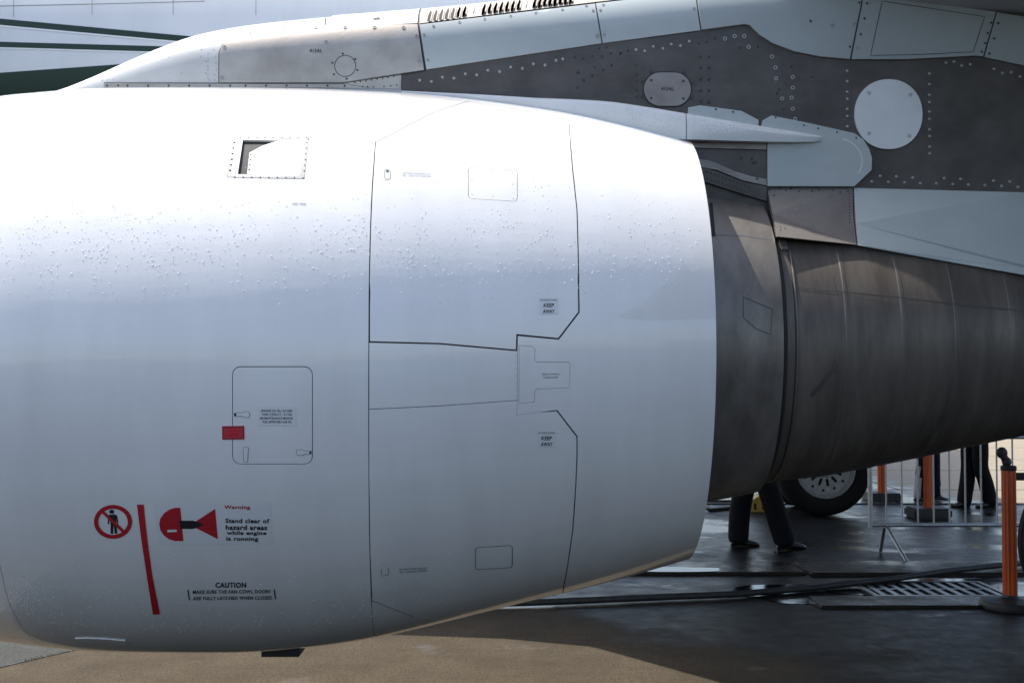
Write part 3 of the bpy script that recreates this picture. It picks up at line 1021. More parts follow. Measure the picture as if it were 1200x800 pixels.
# helper surface covering both
def joined(objs):
    o = objs[0]
    vs, fs = [], []
    for o in objs:
        b = len(vs)
        vs += [v.co.copy() for v in o.data.vertices]
        fs += [tuple(b + i for i in p.vertices) for p in o.data.polygons]
    s = Soup.__new__(Soup)
    s.bvh = BVHTree.FromPolygons(vs, fs)
    s.nfun = pnor
    return s
PYL = joined([pylon, nose])

patch('access_panel', PYL, [[(257.3, 97.3), (257.3, 62), (262, 52.5), (275, 44.5), (300, 37.6), (340, 33.2), (381, 31.2), (435, 30.2), (489.3, 29.8), (493, 55), (497, 82.5), (450, 89.5), (402, 97)]],
      M['lightmetal'], pylon, .006, .006)
line('panel_seam', PYL, [(256.6, 97.5), (256.6, 62), (261.4, 52), (274.7, 43.8), (300, 36.8), (340, 32.4), (381, 30.4), (490, 29)], .9, M['gap'], pylon, .002)
line('panel_seam', PYL, [(257, 98), (402, 98), (450, 90.6), (499, 83.3)], .9, M['gap'], pylon, .0022)
line('panel_seam', PYL, [(490.3, 29), (494, 56), (498.3, 83)], 1.5, M['gap'], pylon, .0022)
patch('riveted_flange', PYL, densify([(122, 98.3), (402, 98.8), (434, 103.8), (350, 103.2), (122, 103.4)], 20), M['lightmetal'], pylon, .004, .004)
line('panel_seam', PYL, [(122, 97.6), (257, 97.9)], .7, M['gap'], pylon, .0046)
patch('rivet_plate', PYL, [(404, 98), (466, 89), (468.5, 91), (468.5, 104.5), (435, 103.8)], M['lightmetal'], pylon, .0045, .0045)
line('hatch_ring', PYL, circ(404.8, 78, 12.4, 12.4, 30), .9, M['seal'], pylon, .0068, True, 20)
text('stencil', PYL, '415AL', 370.5, 60.2, 4, 15, M['black'], pylon, off=.0075, bold=.015)
text('stencil', PYL, '415AL', 782, 104.5, 4, 15, M['black'], pylon, off=.0075, bold=.01, ang=1)
nr = [(243.5, 62 + 5 * k + (k % 2)) for k in range(7)] + [(251, 52), (250, 58), (252.5, 66), (253, 74), (253.5, 82), (251, 88), (252, 94), (236, 58), (241, 72), (241, 86), (245, 94), (235, 66)]
studs('nose_rivets', PYL, nr + [(133, 93), (126, 93.8), (120, 94), (198, 67), (213, 86)], .7, M['rivetgrey'], pylon, .001, .0005)
studs('flange_rivets', PYL, [(126 + 24 * k - (6 if k > 6 else 0), 100.8) for k in range(12)] + [(139, 100.6), (404, 101)], 1.3, M['rivetdark'], pylon, .0015, .004)
studs('flange_rivets', PYL, [(416 + 6.5 * k, 97.2 - k) for k in range(8)] + [(425, 101.8), (431, 102), (438, 102.2), (450, 101.8), (458, 101), (465, 100)], .9, M['rivetdark'], pylon, .0015, .0045)
fs1 = [(263.5, 56.5), (294, 40.5), (332, 35), (370.5, 34), (404.5, 33.7), (439, 33.7), (473, 33.8), (488.5, 43.5), (382.5, 50.3), (261, 91.5), (492, 72.5)]
studs('panel_screws', PYL, fs1, 2.2, M['rivetgrey'], pylon, .002, .006, 10, True, True)
studs('panel_screws', PYL, [(402, 63.6), (416.5, 70), (419, 83), (389.8, 74.3), (391.5, 87.8), (406.5, 93)], 1.3, M['rivetdark'], pylon, .001, .006)
studs('panel_rivets', PYL, [(262 + 11 * k, 94) for k in range(12)], .6, M['rivetgrey'], pylon, .0008, .006)

# spine cap and louvres along the top edge
def zline(px0, py0, px1, py1):
    a, b = at_y(px0, py0, YP + .03), at_y(px1, py1, YP + .03)
    return lambda X: a.z + (b.z - a.z) * (X - a.x) / (b.x - a.x)
pyl_loft('spine_cap', PX(381.5), PX(488), M['nosepaint'], pylon, .005, n=10, zlow=zline(380, 30.5, 490, 29), caps=True)
line('spine_seam', PYL, [(381, 30.5), (381.4, 22)], 1.2, M['gap'], pylon, .003)
studs('spine_screws', PYL, [(397, 23.5), (477, 14.8), (430, 22.6), (449, 22)], 1.0, M['rivetgrey'], pylon, .001, .0055)
decal('spine_slot', PYL, [(437, 22.7), (445, 21.7), (445.5, 24.5), (438, 25)], M['black'], pylon, .0058)
pyl_loft('vent_spine', PX(490.5), PX(900), M['beige'], pylon, .004, n=24, zlow=zline(490, 29.5, 697, 4.2), caps=True)
SP_ = Soup(bpy.data.objects['vent_spine'], pnor)
def louvre(px):
    t = (px - 500) / 197
    yb, yt_ = 27 - 23.5 * t, 12.2 - 12.5 * (px - 504) / 104
    b0, t0 = (px, yb - .6), (px + 3.4, yt_ + 1.8)
    mid = ((b0[0] + t0[0]) / 2 - .8, (b0[1] + t0[1]) / 2)
    decal('vent_slot', SP_, [b0, (b0[0] + 3.1, b0[1] - .3), (mid[0] + 3.2, mid[1]), (t0[0] + 1.9, t0[1] - .6), (t0[0] + .5, t0[1] - .6), mid], M['gap'], pylon, .005, 2)
    pts = densify([(b0[0] + 3.7, b0[1] - .4), (mid[0] + 3.9, mid[1]), (t0[0] + 3.0, t0[1] + .4)], 2.5, False)
    bm = bmesh.new()                                   # raised lip beside every slot
    ring = []
    for q in pts:
        P, n = SP_.hit(*q)
        ring.append([bm.verts.new(P + Vector((-.001, 0, 0))), bm.verts.new(P + n * .007), bm.verts.new(P + Vector((.007, 0, 0)))])
    for i in range(len(ring) - 1):
        for k in range(2):
            bm.faces.new((ring[i][k], ring[i][k + 1], ring[i + 1][k + 1], ring[i + 1][k]))
    mobj('vent_louvre', bm, M['beige'], pylon)
for x0, n in ((500.5, 7), (564, 7), (623.5, 8)):
    for k in range(n):
        louvre(x0 + 6.8 * k if n < 8 else x0 + 6.1 * k)
for a in (553.5, 615):
    line('spine_seam', SP_, [(a, 20.5 - .115 * (a - 553)), (a + 3.5, 7.5 - .1 * (a - 553))], .8, M['thinline'], pylon, .002)

# blue-grey upper panels
patch('upper_panel', PYL, densify([(491.8, 30.2), (697, 5.8), (704.8, 51.2), (499.8, 81.8)], 12), M['bluepanel'], pylon, .006, .006)
patch('upper_panel', PYL, densify([(698.6, 5.4), (745, .5), (814, -7), (820.2, 36.0), (706.4, 51)], 12), M['bluepanel'], pylon, .006, .006)
patch('upper_panel', PYL, densify([(815.6, -7), (822, 35.7), (872, 29.2), (878, 30.5), (882, 34.5), (890, 42), (905, 51.5), (930, 61), (960, 67), (994.8, 70.2), (1010.5, -7)], 12), M['greypanel'], pylon, .012, .012)
patch('joint_panel', PYL, densify([(1012.2, -7), (997, 70.4), (1060, 70.4), (1141, 66.3), (1150.5, 67.2), (1165.5, 15.2), (1100, 6), (1057, .5), (1035, -7)], 12), M['greypanel'], pylon, .013, .013)
patch('joint_panel', PYL, densify([(1167.2, 15.6), (1152.4, 67.8), (1200, 78), (1300, 99), (1300, 38)], 12), M['greypanel'], pylon, .012, .012)
hp = [(1032.6, 2.7), (1152.5, 21), (1139, 62), (1080, 65), (1019, 66.4)]
line('hatch_line', PYL, hp, .8, M['seal'], pylon, .0138, True)
us = [(508, 31.8), (538.5, 27.6), (568, 23.8), (598.5, 20.3), (628, 16.8), (659, 13), (687, 8.6), (497, 42), (501.5, 71), (695, 14), (703.5, 13.4), (707, 7.5), (708, 41.5), (813, 11.5), (819.5, 5), (826, 31.5), (851, 28), (877, 22)]
studs('panel_screws', PYL, us, 1.7, M['rivetgrey'], pylon, .0015, .006, 10, True, True)
studs('panel_screws', PYL, [(700, 43), (974, 31), (1000.5, 30), (1004, 57.5)], 2.2, M['rivetgrey'], pylon, .0015, .0125, 10, True, True)
studs('panel_screws', PYL, [(949, 26), (1012, 23), (1007.5, 41.5), (995, 56), (1006, 4.5), (1015, 5.5), (1160, 28), (1156, 40), (1149, 62), (1153, 52), (1168.5, 28.5), (1163.5, 46.5), (1158, 64)], 1.3, M['rivetdark'], pylon, .0015, .0132)

# oval hatch and white disc on the dark side
patch('oval_hatch', PYL, densify([(x, y) for x, y in rrect(754.5, 85.5, 809.5, 124.5, 19.4, 8)], 10), M['brownmetal'], pylon, .005, .005)
line('hatch_line', PYL, rrect(753.6, 84.8, 810.4, 125.2, 20, 8), 1.0, M['gap'], pylon, .0025, True)
studs('hatch_screws', PYL, [(763, 94.5), (800.5, 95.5), (763, 115.5), (800.5, 116), (762.5, 84.6), (801, 85.6), (752.5, 95.5), (810.5, 97), (752, 113.2), (810.5, 115)], 1.5, M['rivetdark'], pylon, .001, .005)
patch('white_disc_cover', PYL, circ(1040.5, 134.5, 39.6, 40.8, 48, 2.12), M['nosepaint'], pylon, .010, .010)
studs('disc_screws', PYL, [(1017.5, 110), (1066, 112), (1017.5, 157), (1064.5, 160)], 2.0, M['rivetgrey'], pylon, .001, .010, 10, True, True)
def z3(pts, s=4.615, ox=480, oy=0):
    return [(ox + x / s, oy + y / s) for x, y in pts]
light = z3([(55, 435), (118, 442), (178, 418), (240, 424), (302, 400), (364, 406), (424, 381), (487, 388), (547, 364), (611, 371), (670, 347), (733, 353), (793, 328), (829, 320)])
light += z3([(203, 260), (248, 267), (292, 244), (343, 254), (386, 232), (434, 240), (480, 217)], 4.446, 700)
light += z3([(236, 370), (236, 425), (236, 480), (237, 517), (236, 570), (236, 607), (237, 660), (664, 385), (664, 440), (664, 495), (665, 533), (664, 583), (664, 621), (665, 675), (665, 710), (665, 765), (666, 800),
             (750, 328), (792, 322), (832, 343), (877, 337), (1000, 360), (1044, 382), (1090, 377), (1135, 400)], 4.446, 940)
light += z3([(510, 50), (548, 25), (585, 52), (622, 27), (658, 54), (696, 32), (730, 58), (803, 58), (838, 35), (877, 62), (912, 38), (948, 64), (1022, 66), (1062, 46), (1098, 70), (1136, 50), (1172, 75)], 3.87, 890, 200)
studs('bright_rivets', PYL, light, 1.75, M['rivetlight'], pylon, .003)
dark = z3([(890, 311), (937, 318), (987, 304), (1040, 304), (1088, 290), (1140, 290), (1180, 273), (1000, 364), (1048, 378), (1092, 352), (905, 475), (1025, 262), (1064, 257)])
dark += z3([(24, 294), (70, 279), (120, 278), (158, 265), (72, 341), (30, 365), (203, 340), (203, 390), (203, 422), (203, 470), (203, 505), (528, 225), (568, 220), (612, 202),
            (535, 295), (580, 295), (740, 250), (835, 243), (1010, 347), (945, 465), (936, 485), (968, 570), (1120, 400)], 4.446, 700)
studs('dark_rivets', PYL, dark, 1.4, M['rivetdark'], pylon, .002)
studs('dark_rivets', PYL, z3([(910, 392), (940, 435), (987, 410)]) + z3([(537, 353), (580, 353), (537, 412), (580, 412), (537, 472), (580, 472), (537, 528), (580, 532)], 4.446, 700), 2.1, M['rivetdark'], pylon, .002)
rg = z3([(665, 203), (715, 190), (765, 190), (788, 246), (910, 296), (928, 353), (931, 410), (1018, 403), (1018, 458), (963, 515), (1012, 510), (1018, 568), (1030, 620)], 4.446, 700)
studs('ringed_rivets', PYL, rg, 2.3, M['rivetlight'], pylon, .002, 0, 12, True, True)
studs('dark_rivets', PYL, rg, 1.1, M['rivetdark'], pylon, .002)
decal('smudged_stencil', PYL, [(952, 88), (1000, 90), (1000, 96.5), (952, 95.5)], M['corestain'], pylon, .0012)
line('hatch_line', PYL, [(1084, 97), (1130, 97.5), (1130, 103), (1084, 102.5)], .6, M['corestain'], pylon, .0012, True)

# lobed fairing, lower metal skirt, lower blue skirt (the skirts lean out over the core)
patch('tab_plate', PYL, densify([(806, 127), (820, 124.5), (868, 131), (888, 141.5), (888, 150), (806, 140)], 14), M['bluepanel'], pylon, .014, .014)
patch('lobed_fairing', PYL, densify([(891, 150), (893, 142), (903, 136.5), (950, 146), (1000, 157.2), (1010, 164), (1017, 175), (1020.5, 186), (1020, 200), (1000, 219), (898.5, 218.8), (898.5, 160)], 14), M['bluepanel'], pylon, .016, .016)
studs('fairing_rivets', PYL, [(908, 138.8), (941, 148), (957.5, 151.5), (979.5, 156), (1002, 162.5), (838, 129), (858, 132)], 1.1, M['rivetdark'], pylon, .0012, .016)
lobe = circ(978, 190, 31, 27, 14, 2, -75, 30)
line('fairing_crease', PYL, lobe, 1.4, M['nosepaint'], pylon, .0168)
def skirt(name, q, m, parent, th=.03):
    """leaning plate through pixel/distance corners, with thickness, mirrored on the far side of the pylon"""
    P = [at_y(*a) for a in q]
    bm = bmesh.new()
    for s in (0,):
        f = [Vector((p.x, p.y if not s else 2 * YE - p.y, p.z)) for p in P]
        b = [Vector((p.x, p.y + (th if not s else -th), p.z)) for p in f]
        A = [bm.verts.new(p) for p in f]
        B = [bm.verts.new(p) for p in b]
        bm.faces.new(A); bm.faces.new(B[::-1])
        for i in range(len(A)):
            bm.faces.new((A[i], A[(i + 1) % len(A)], B[(i + 1) % len(A)], B[i]))
    bmesh.ops.recalc_face_normals(bm, faces=bm.faces)
    return mobj(name, bm, m, parent, smooth=False)
sk1 = skirt('metal_skirt', [(899, 219.3, 4.895), (999.4, 219.6, 4.895), (999.6, 250, 4.82), (1003.6, 286.6, 4.72), (911, 277, 4.672), (905, 250, 4.79)], M['brownmetal'], pylon)
SK1 = Soup(sk1)
studs('skirt_rivets', SK1, z3([(45, 88, 2.2), (95, 82, 2.4), (120, 90), (143, 82, 2), (180, 94), (67, 112), (240, 94), (270, 88, 2), (310, 98), (335, 90, 1.8), (365, 98), (400, 93, 2.4), (405, 70)] if False else
      [(45, 88), (95, 82), (120, 90), (143, 82), (180, 94), (67, 112), (240, 94), (270, 88), (335, 90), (365, 98), (400, 93)], 3.87, 890, 200), 1.3, M['rivetdark'], pylon, .002)
studs('skirt_rivets', SK1, z3([(408, 105 + 14.5 * k) for k in range(10)] + [(70, 250), (95, 255), (115, 262), (70, 268), (95, 270)], 3.87, 890, 200), .8, M['rivetdark'], pylon, .002)
sk2 = skirt('blue_skirt', [(1001, 220.2, 4.893), (1200, 225.5, 4.893), (1450, 232, 4.893), (1450, 372, 4.80), (1200, 314, 4.80), (1003, 262, 4.79)], M['bluepanel'], pylon)
sk3 = skirt('blue_skirt_edge', [(1003, 262, 4.79), (1200, 314, 4.80), (1450, 372, 4.80), (1450, 380, 4.77), (1200, 322, 4.772), (1100, 304.5, 4.757), (1005.4, 287.2, 4.72)], M['bluepanel'], pylon)
# strip of pylon structure seen between the nozzle and the skirts
patch('inner_plate', PYL, densify([(780, 166), (897.6, 168), (897.6, 176), (790, 173)], 14), M['brownmetal'], pylon, .010, .010)
patch('inner_plate', PYL, densify([(790, 174), (897.6, 177), (897.6, 209), (880, 206), (860, 200), (843, 192), (830, 187.5), (790, 183)], 14), M['darkmetal'], pylon, .004, .004)
patch('inner_flange', PYL, densify([(790, 184), (830, 188.3), (843, 193), (860, 201), (880, 207), (897.6, 210.2), (897.6, 218), (870, 212), (840, 200), (790, 190)], 10), M['brownmetal'], pylon, .012, .012)
patch('inner_flange', PYL, densify([(790, 192), (824, 197), (840, 202.5), (870, 214), (897.6, 219.6), (897.6, 236.5), (860, 225), (828, 214.5), (790, 206)], 10), M['darkmetal'], pylon, .016, .016)
studs('flange_rivets', PYL, [(828 + 4.4 * k, 202 + 1.55 * k, 1.2) for k in range(12)] + [(828 + 4.4 * k, 210.6 + 1.35 * k, .9) for k in range(10)] + [(886.5, 210), (868, 185.5), (880.5, 186), (885.5, 190), (882, 191)], 1.2, M['rivetdark'], pylon, .0015, .016)
# upright dark slot on the fairing just behind the nozzle and its step
decal('dark_slot', FORE, [(829.5, 216), (833, 218), (838.5, 277), (834, 277)], M['gap'], fore, .002)
line('fairing_step', FORE, [(838, 275.5), (870, 276), (905, 281)], .7, M['thinline'], fore, .001)
line('fairing_patch', FORE, [(871, 348), (905, 362), (903, 392), (886, 385), (871, 372)], 1.0, M['corestain'], fore, .001, True)

# ------------------------------------------------------------------ shoulder fairing (long strake from cowl to pylon)
def strake(name, st, m, parent, tip=False):
    bm = bmesh.new()
    rings = []
    for px, yt, yb, Y in st:
        t = at_y(px, yt, Y); b = at_y(px, yb, Y)
        h = t.z - b.z
        r = min(.026, h * .4)
        X = t.x
        pr = [(Y, b.z), (Y - .003, b.z + h * .3), (Y - .004, b.z + h * .6), (Y, t.z - r), (Y + r * .13, t.z - r * .5), (Y + r * .5, t.z - r * .13), (Y + r, t.z), (4.96, t.z + .004), (4.96, b.z)]
        rings.append([bm.verts.new((X, y, z)) for y, z in pr])
    for q in range(len(rings) - 1):
        for k in range(9):
            bm.faces.new((rings[q][k], rings[q][(k + 1) % 9], rings[q + 1][(k + 1) % 9], rings[q + 1][k]))
    bm.faces.new(rings[0]); bm.faces.new(rings[-1])
    bmesh.ops.recalc_face_normals(bm, faces=bm.faces)
    return mobj(name, bm, m, parent, angle=35)
s1 = strake('shoulder_fairing', [(470, 106.0, 110, 4.90), (520, 108.3, 114, 4.885), (560, 110.0, 118, 4.87), (600, 112, 124, 4.86), (628, 113.3, 130, 4.852), (665, 114.4, 138, 4.848), (700, 116.2, 146, 4.845),
                                 (720, 118, 150, 4.842), (745, 121.6, 156, 4.84), (775, 126.3, 162, 4.84), (803.6, 131.2, 163.5, 4.84)], M['bluepanel'] if False else M['nosepaint'], pylon)
s2 = strake('shoulder_tip', [(804.6, 131.3, 163.3, 4.838), (850, 139, 164.7, 4.84), (900, 147.6, 166, 4.848), (930, 152.8, 166.5, 4.856), (952, 156.4, 166.3, 4.866), (961, 158.5, 165.5, 4.875), (965, 160.5, 164, 4.89)], M['nosepaint'], pylon)

# ------------------------------------------------------------------ water drops
def drops(name, S, pts, parent, flat_=1.0):
    bm = bmesh.new()
    seg = 6
    for px, py, r in pts:
        P, n = S.hit(px, py)
        a = n.cross(Vector((1, 0, 0))); a.normalize()
        b = n.cross(a)
        k1 = random.uniform(.85, 1.35)
        prev = None
        for rr, hh in ((1, -.1), (.92, .25), (.6, .48)):
            cur = [bm.verts.new(P + n * (hh * r * flat_) + (a * math.cos(k * math.pi / 3) * k1 + b * math.sin(k * math.pi / 3)) * r * rr) for k in range(seg)]
            if prev:
                for k in range(seg):
                    bm.faces.new((prev[k], prev[(k + 1) % seg], cur[(k + 1) % seg], cur[k]))
            prev = cur
        t = bm.verts.new(P + n * r * .56 * flat_)
        for k in range(seg):
            bm.faces.new((prev[k], prev[(k + 1) % seg], t))
    bmesh.ops.recalc_face_normals(bm, faces=bm.faces)
    return tag(mobj(name, bm, M['water'], parent), kind='stuff')
dp = []
while len(dp) < 2500:
    cx = random.uniform(-5, 825)
    cy = random.gauss(296, 38)
    if cy < 120 or cy > 362:
        continue
    for k in range(random.choice((1, 1, 2, 4, 7))):
        x, y = cx + random.gauss(0, 13), cy + random.gauss(0, 11)
        ty, ry_ = 118 + max(0, (x - 560)) * .2, 350
        if x < 0 or x > 822 or y < ty + 8 or y > 352 + random.gauss(0, 6):
            continue
        if y > 318 and random.random() < .45:
            continue
        if y < 215 and random.random() < .6:
            continue
        dp.append((x, y, (.0008 + .0024 * random.random() ** 2.4)))
drops('water_drops', NAC, dp, nac)
dl = []
while len(dl) < 420:
    x, y = random.uniform(20, 700), random.uniform(600, 745)
    if y < 742 - max(0, x - 330) * .18 and random.random() < ((y - 590) / 150) ** 2:
        dl.append((x, y, random.uniform(.0013, .0024)))
for k in range(340):  # packed white drops stand in for a sparkle of sun glints
    dl.append((random.gauss(28, 16) % 75 if True else 0, random.gauss(697, 11), random.uniform(.0013, .0024)))
drops('water_drops', NAC, [d for d in dl if d[0] > 1], nac)
STK = joined([s1, s2]); STK.nfun = lambda p: Vector((0, -1, .15)).normalized()
ds = []
while len(ds) < 300:
    x = random.triangular(690, 960, 830)
    yt_ = 116 + max(0, x - 700) * .165
    yb_ = min(160, 122 + (x - 617) * .2)
    y = random.uniform(yt_ + 4, yb_ - 2) if yb_ > yt_ + 7 else None
    if y:
        ds.append((x, y, random.uniform(.0014, .0028)))
drops('water_drops', STK, ds, pylon, .6)

# ------------------------------------------------------------------ fuselage, wings, gear
YF, ZF, RF = 10.9, 4.05, 1.98
bm = bmesh.new()
add_lathe(bm, [(0.0, -14.6), (.5, -14.4), (1.05, -13.6), (1.6, -12.2), (1.9, -10.6), (RF, -9)] + [(RF, -9 + .5 * k) for k in range(1, 54)]
          + [(1.85, 20.0), (1.4, 23.0), (.8, 25.5), (.3, 27.0), (0, 27.2)], 256, (0, YF, ZF), 'X')
fus = mobj('fuselage', bm, M['fuse'], plane)
FUS = Soup(fus, lambda p: Vector((0, p.y - YF, p.z - ZF)).normalized())
def fstripe(top, bot, m, off):
    decal('livery_stripe', FUS, densify(top + bot[::-1], 12), m, fus, off, 12)
def lerp_line(p, q, x0, x1, n=6):
    return [(x0 + (x1 - x0) * i / n, p[1] + (q[1] - p[1]) * ((x0 + (x1 - x0) * i / n) - p[0]) / (q[0] - p[0])) for i in range(n + 1)]
e = 330
fstripe(lerp_line((0, 22.3), (210, 41.8), -600, e, 24), lerp_line((0, 29.7), (190, 47), -600, e, 24), M['green'], .004)
fstripe(lerp_line((0, 29.7), (190, 47), -600, e, 24), lerp_line((0, 31.6), (190, 48.6), -600, e, 24), M['whiteline'], .004)
fstripe(lerp_line((0, 49.4), (165, 54), -600, e, 24), lerp_line((0, 55.7), (147, 60), -600, e, 24), M['green'], .004)
fstripe(lerp_line((0, 55.7), (147, 60), -600, e, 24), lerp_line((0, 57.3), (147, 61.3), -600, e, 24), M['whiteline'], .004)
fstripe(lerp_line((0, 85.6), (102, 78.4), -600, e, 24), lerp_line((0, 128), (102, 104), -600, e, 24), M['green'], .004)
line('skin_seam', FUS, [(-40, 8.4), (100, 5.5), (240, 2)], .7, M['thinline'], fus, .003, False, 20)
for a in (108, 203, 300):
    line('skin_seam', FUS, [(a, -30), (a, 18)], .5, M['thinline'], fus, .003, False, 20)
line('skin_seam', FUS, [(16, -30), (16, 20)], .5, M['thinline'], fus, .003, False, 20)

def wing(name, sgn):
    bm = bmesh.new()
    foil = []
    N = 22
    for i in range(N + 1):
        t = math.pi * i / N
        x = (1 - math.cos(t)) / 2
        th = .6 * (.2969 * math.sqrt(x) - .126 * x - .3516 * x * x + .2843 * x ** 3 - .1015 * x ** 4)
        foil.append((x, th))
    rings = []
    for d in (1.2, 2.3, 2.83, 2.99, 3.21, 4.0, 5.0, 6.03, 6.4, 8, 10, 12, 14, 16, 17.0):  # distance from the fuselage axis
        le = 1.05 + (.70 if d < 6.03 else .5) * (d - 6.03)
        le = {1.2: -4.0, 2.3: -3.2, 2.83: -2.4, 2.99: -1.44}.get(d, le)  # root leading edge drawn forward to shape the shadow on the ground
        te = 5.1 if d < 6.4 else 5.1 + .30 * (d - 6.4)
        c = te - le
        z = 3.36 + .09 * (d - 5.73)
        up = [(le + c * x, z + c * th * 1.05 - c * .03 * x) for x, th in foil]
        dn = [(le + c * x, z - c * th * .95 - c * .03 * x) for x, th in foil[1:-1]][::-1]
        rings.append([bm.verts.new((x, YF - sgn * d, zz)) for x, zz in up + dn])
    n = len(rings[0])
    for q in range(len(rings) - 1):
        for k in range(n):
            bm.faces.new((rings[q][k], rings[q][(k + 1) % n], rings[q + 1][(k + 1) % n], rings[q + 1][k]))
    bm.faces.new(rings[0]); bm.faces.new(rings[-1])
    bmesh.ops.recalc_face_normals(bm, faces=bm.faces)
    return mobj(name, bm, M['wing'], plane, angle=50)
wing('wing', 1)
wing('wing', -1)

def gear():
    g = empty('landing_gear', (0, 0, 0), 0, plane)
    bm = bmesh.new()
    add_tube(bm, [(0, 0, .56), (0, 0, 1.6)], .09, 16)
    add_tube(bm, [(0, 0, 1.3), (-.05, 0, 3.1)], .14, 16)
    add_tube(bm, [(0, -.55, .57), (0, .55, .57)], .07, 14)
    add_tube(bm, [(-.02, 0, 1.5), (-.3, 1.1, 2.9)], .05, 10)
    strut = mobj('strut', bm, M['rim'], g, angle=40)
    def wheel(y):
        s = -1 if y < 0 else 1
        bm = bmesh.new()
        prof = [(.335, -.15), (.36, -.19), (.43, -.205), (.49, -.195), (.535, -.165), (.556, -.11), (.56, -.05), (.552, -.045), (.552, -.035), (.56, -.03), (.56, .03), (.552, .035), (.552, .045), (.56, .05),
                (.556, .11), (.535, .165), (.49, .195), (.43, .205), (.36, .19), (.335, .15)]
        add_lathe(bm, prof, 64, (0, y, .56), 'Y', close=True)
        ty = mobj('tyre', bm, M['tyre'], g, angle=60)
        bm = bmesh.new()
        add_lathe(bm, [(.345, -.165), (.35, -.185), (.332, -.19), (.318, -.165), (.30, -.14), (.30, .14), (.318, .165), (.332, .19), (.35, .185), (.345, .165)], 64, (0, y, .56), 'Y', close=True)
        rim = mobj('rim', bm, M['rim'], g, angle=50)
        loops = [circ(0, 0, .305, .305, 60)]
        for k in range(12):
            a = R_(30 * k + 10)
            c, sn = math.cos(a), math.sin(a)
            lp = [(x, yy) for x, yy in rrect(-.016, -.045, .016, .045, .014, 3)]
            loops.append([((.165 + yy) * c - x * sn, (.165 + yy) * sn + x * c) for x, yy in lp])
            a2 = R_(30 * k + 25)
            loops.append(circ(.255 * math.cos(a2), .255 * math.sin(a2), .017, .017, 10))
        for f in (-1, 1):
            bm = bmesh.new()
            flat = [q for lp in loops for q in lp]
            vs = [bm.verts.new((q[0], y + f * .145, .56 + q[1])) for q in flat]
            for t in tessellate_polygon([[Vector((q[0], q[1], 0)) for q in lp] for lp in loops]):
                bm.faces.new([vs[i] for i in t])
            r = bmesh.ops.extrude_face_region(bm, geom=bm.faces[:])
            for v in r['geom']:
                if isinstance(v, bmesh.types.BMVert):
                    v.co.y -= f * .03
            bmesh.ops.recalc_face_normals(bm, faces=bm.faces)
            mobj('rim_face', bm, M['rim'], g, smooth=False)
            bm = bmesh.new()
            add_lathe(bm, [(.295, y + f * .10), (.295, y + f * .095), (0, y + f * .09)], 32, (0, 0, .56), 'Y')
            mobj('brake_disc', bm, M['gap'], g)
            bm = bmesh.new()
            add_lathe(bm, [(.105, y + f * .14), (.10, y + f * .165), (.06, y + f * .18), (0, y + f * .182)], 24, (0, 0, .56), 'Y')
            mobj('hub_cap', bm, M['rim'], g, angle=40)
    wheel(-.463)
    wheel(.463)
    return g
g1 = gear()
g1.location = (3.68, YF + 3.795, 0)
g2 = copy_tree(g1, plane)
g2.location = (3.79, YF - 3.795, 0)

# ================================================================== THE GROUND
def flat(name, pts, z, m, parent=None, kind='structure'):
    bm = bmesh.new()
    bm.faces.new([bm.verts.new((x, y, z)) for x, y in pts])
    bm.normal_update()
    if bm.faces[:][0].normal.z < 0:
        bmesh.ops.reverse_faces(bm, faces=bm.faces)
    o = mobj(name, bm, m, parent, smooth=False)
    if kind and parent is None:
        o['kind'] = kind
    return o
flat('ground', [(-1500, -1500), (1500, -1500), (1500, 1500), (-1500, 1500)], 0.0, M['asphalt'])
J0, J1 = at_z(-60, 797), at_z(92, 761.5)
jd = (J1 - J0).normalized()
def jp(t):
    p = J0 + jd * t
    return (p.x, p.y)
flat('asphalt_strip', [jp(2.3), jp(-1.9), (-60, jp(-1.9)[1]), (-60, 60), jp(2.3 + 1) and (jp(2.3)[0], 60)], .004, M['asphalt_left'])
flat('concrete_apron', [jp(-1.9), jp(2.3), (jp(2.3)[0], 8.36), (40, 8.36), (40, jp(-1.9)[1])], .008, M['apron'])
# weedy joint
bm = bmesh.new()
for k in range(900):
    t = random.uniform(-2.0, 1.2)
    p = J0 + jd * t
    x, y = p.x + random.gauss(0, .012), p.y + random.gauss(0, .012)
    a = random.uniform(0, 6.28)
    h = random.uniform(.002, .008) * (1.6 if random.random() < .1 else 1) * (1.3 if -.2 < t - .6 < .3 else .7)
    dx, dy = math.cos(a) * .004, math.sin(a) * .004
    q = [(x - dx, y - dy, .006), (x + dx, y + dy, .006), (x + random.gauss(0, .008), y + random.gauss(0, .008), .008 + h)]
    bm.faces.new([bm.verts.new(v) for v in q])
tag(mobj('grass', bm, M['grass'], smooth=False), 'short weeds growing in the joint between asphalt and concrete', 'grass', kind='stuff')
bm = bmesh.new()
n = Vector((-jd.y, jd.x, 0)) * .014
q = [J0 - jd * 1.9 + n, J0 + jd * 2.2 + n, J0 + jd * 2.2 - n, J0 - jd * 1.9 - n]
bm.faces.new([bm.verts.new((v.x, v.y, .0115)) for v in q])
bm.normal_update()
tag(mobj('joint_soil', bm, M['kerb'], smooth=False), kind='structure')
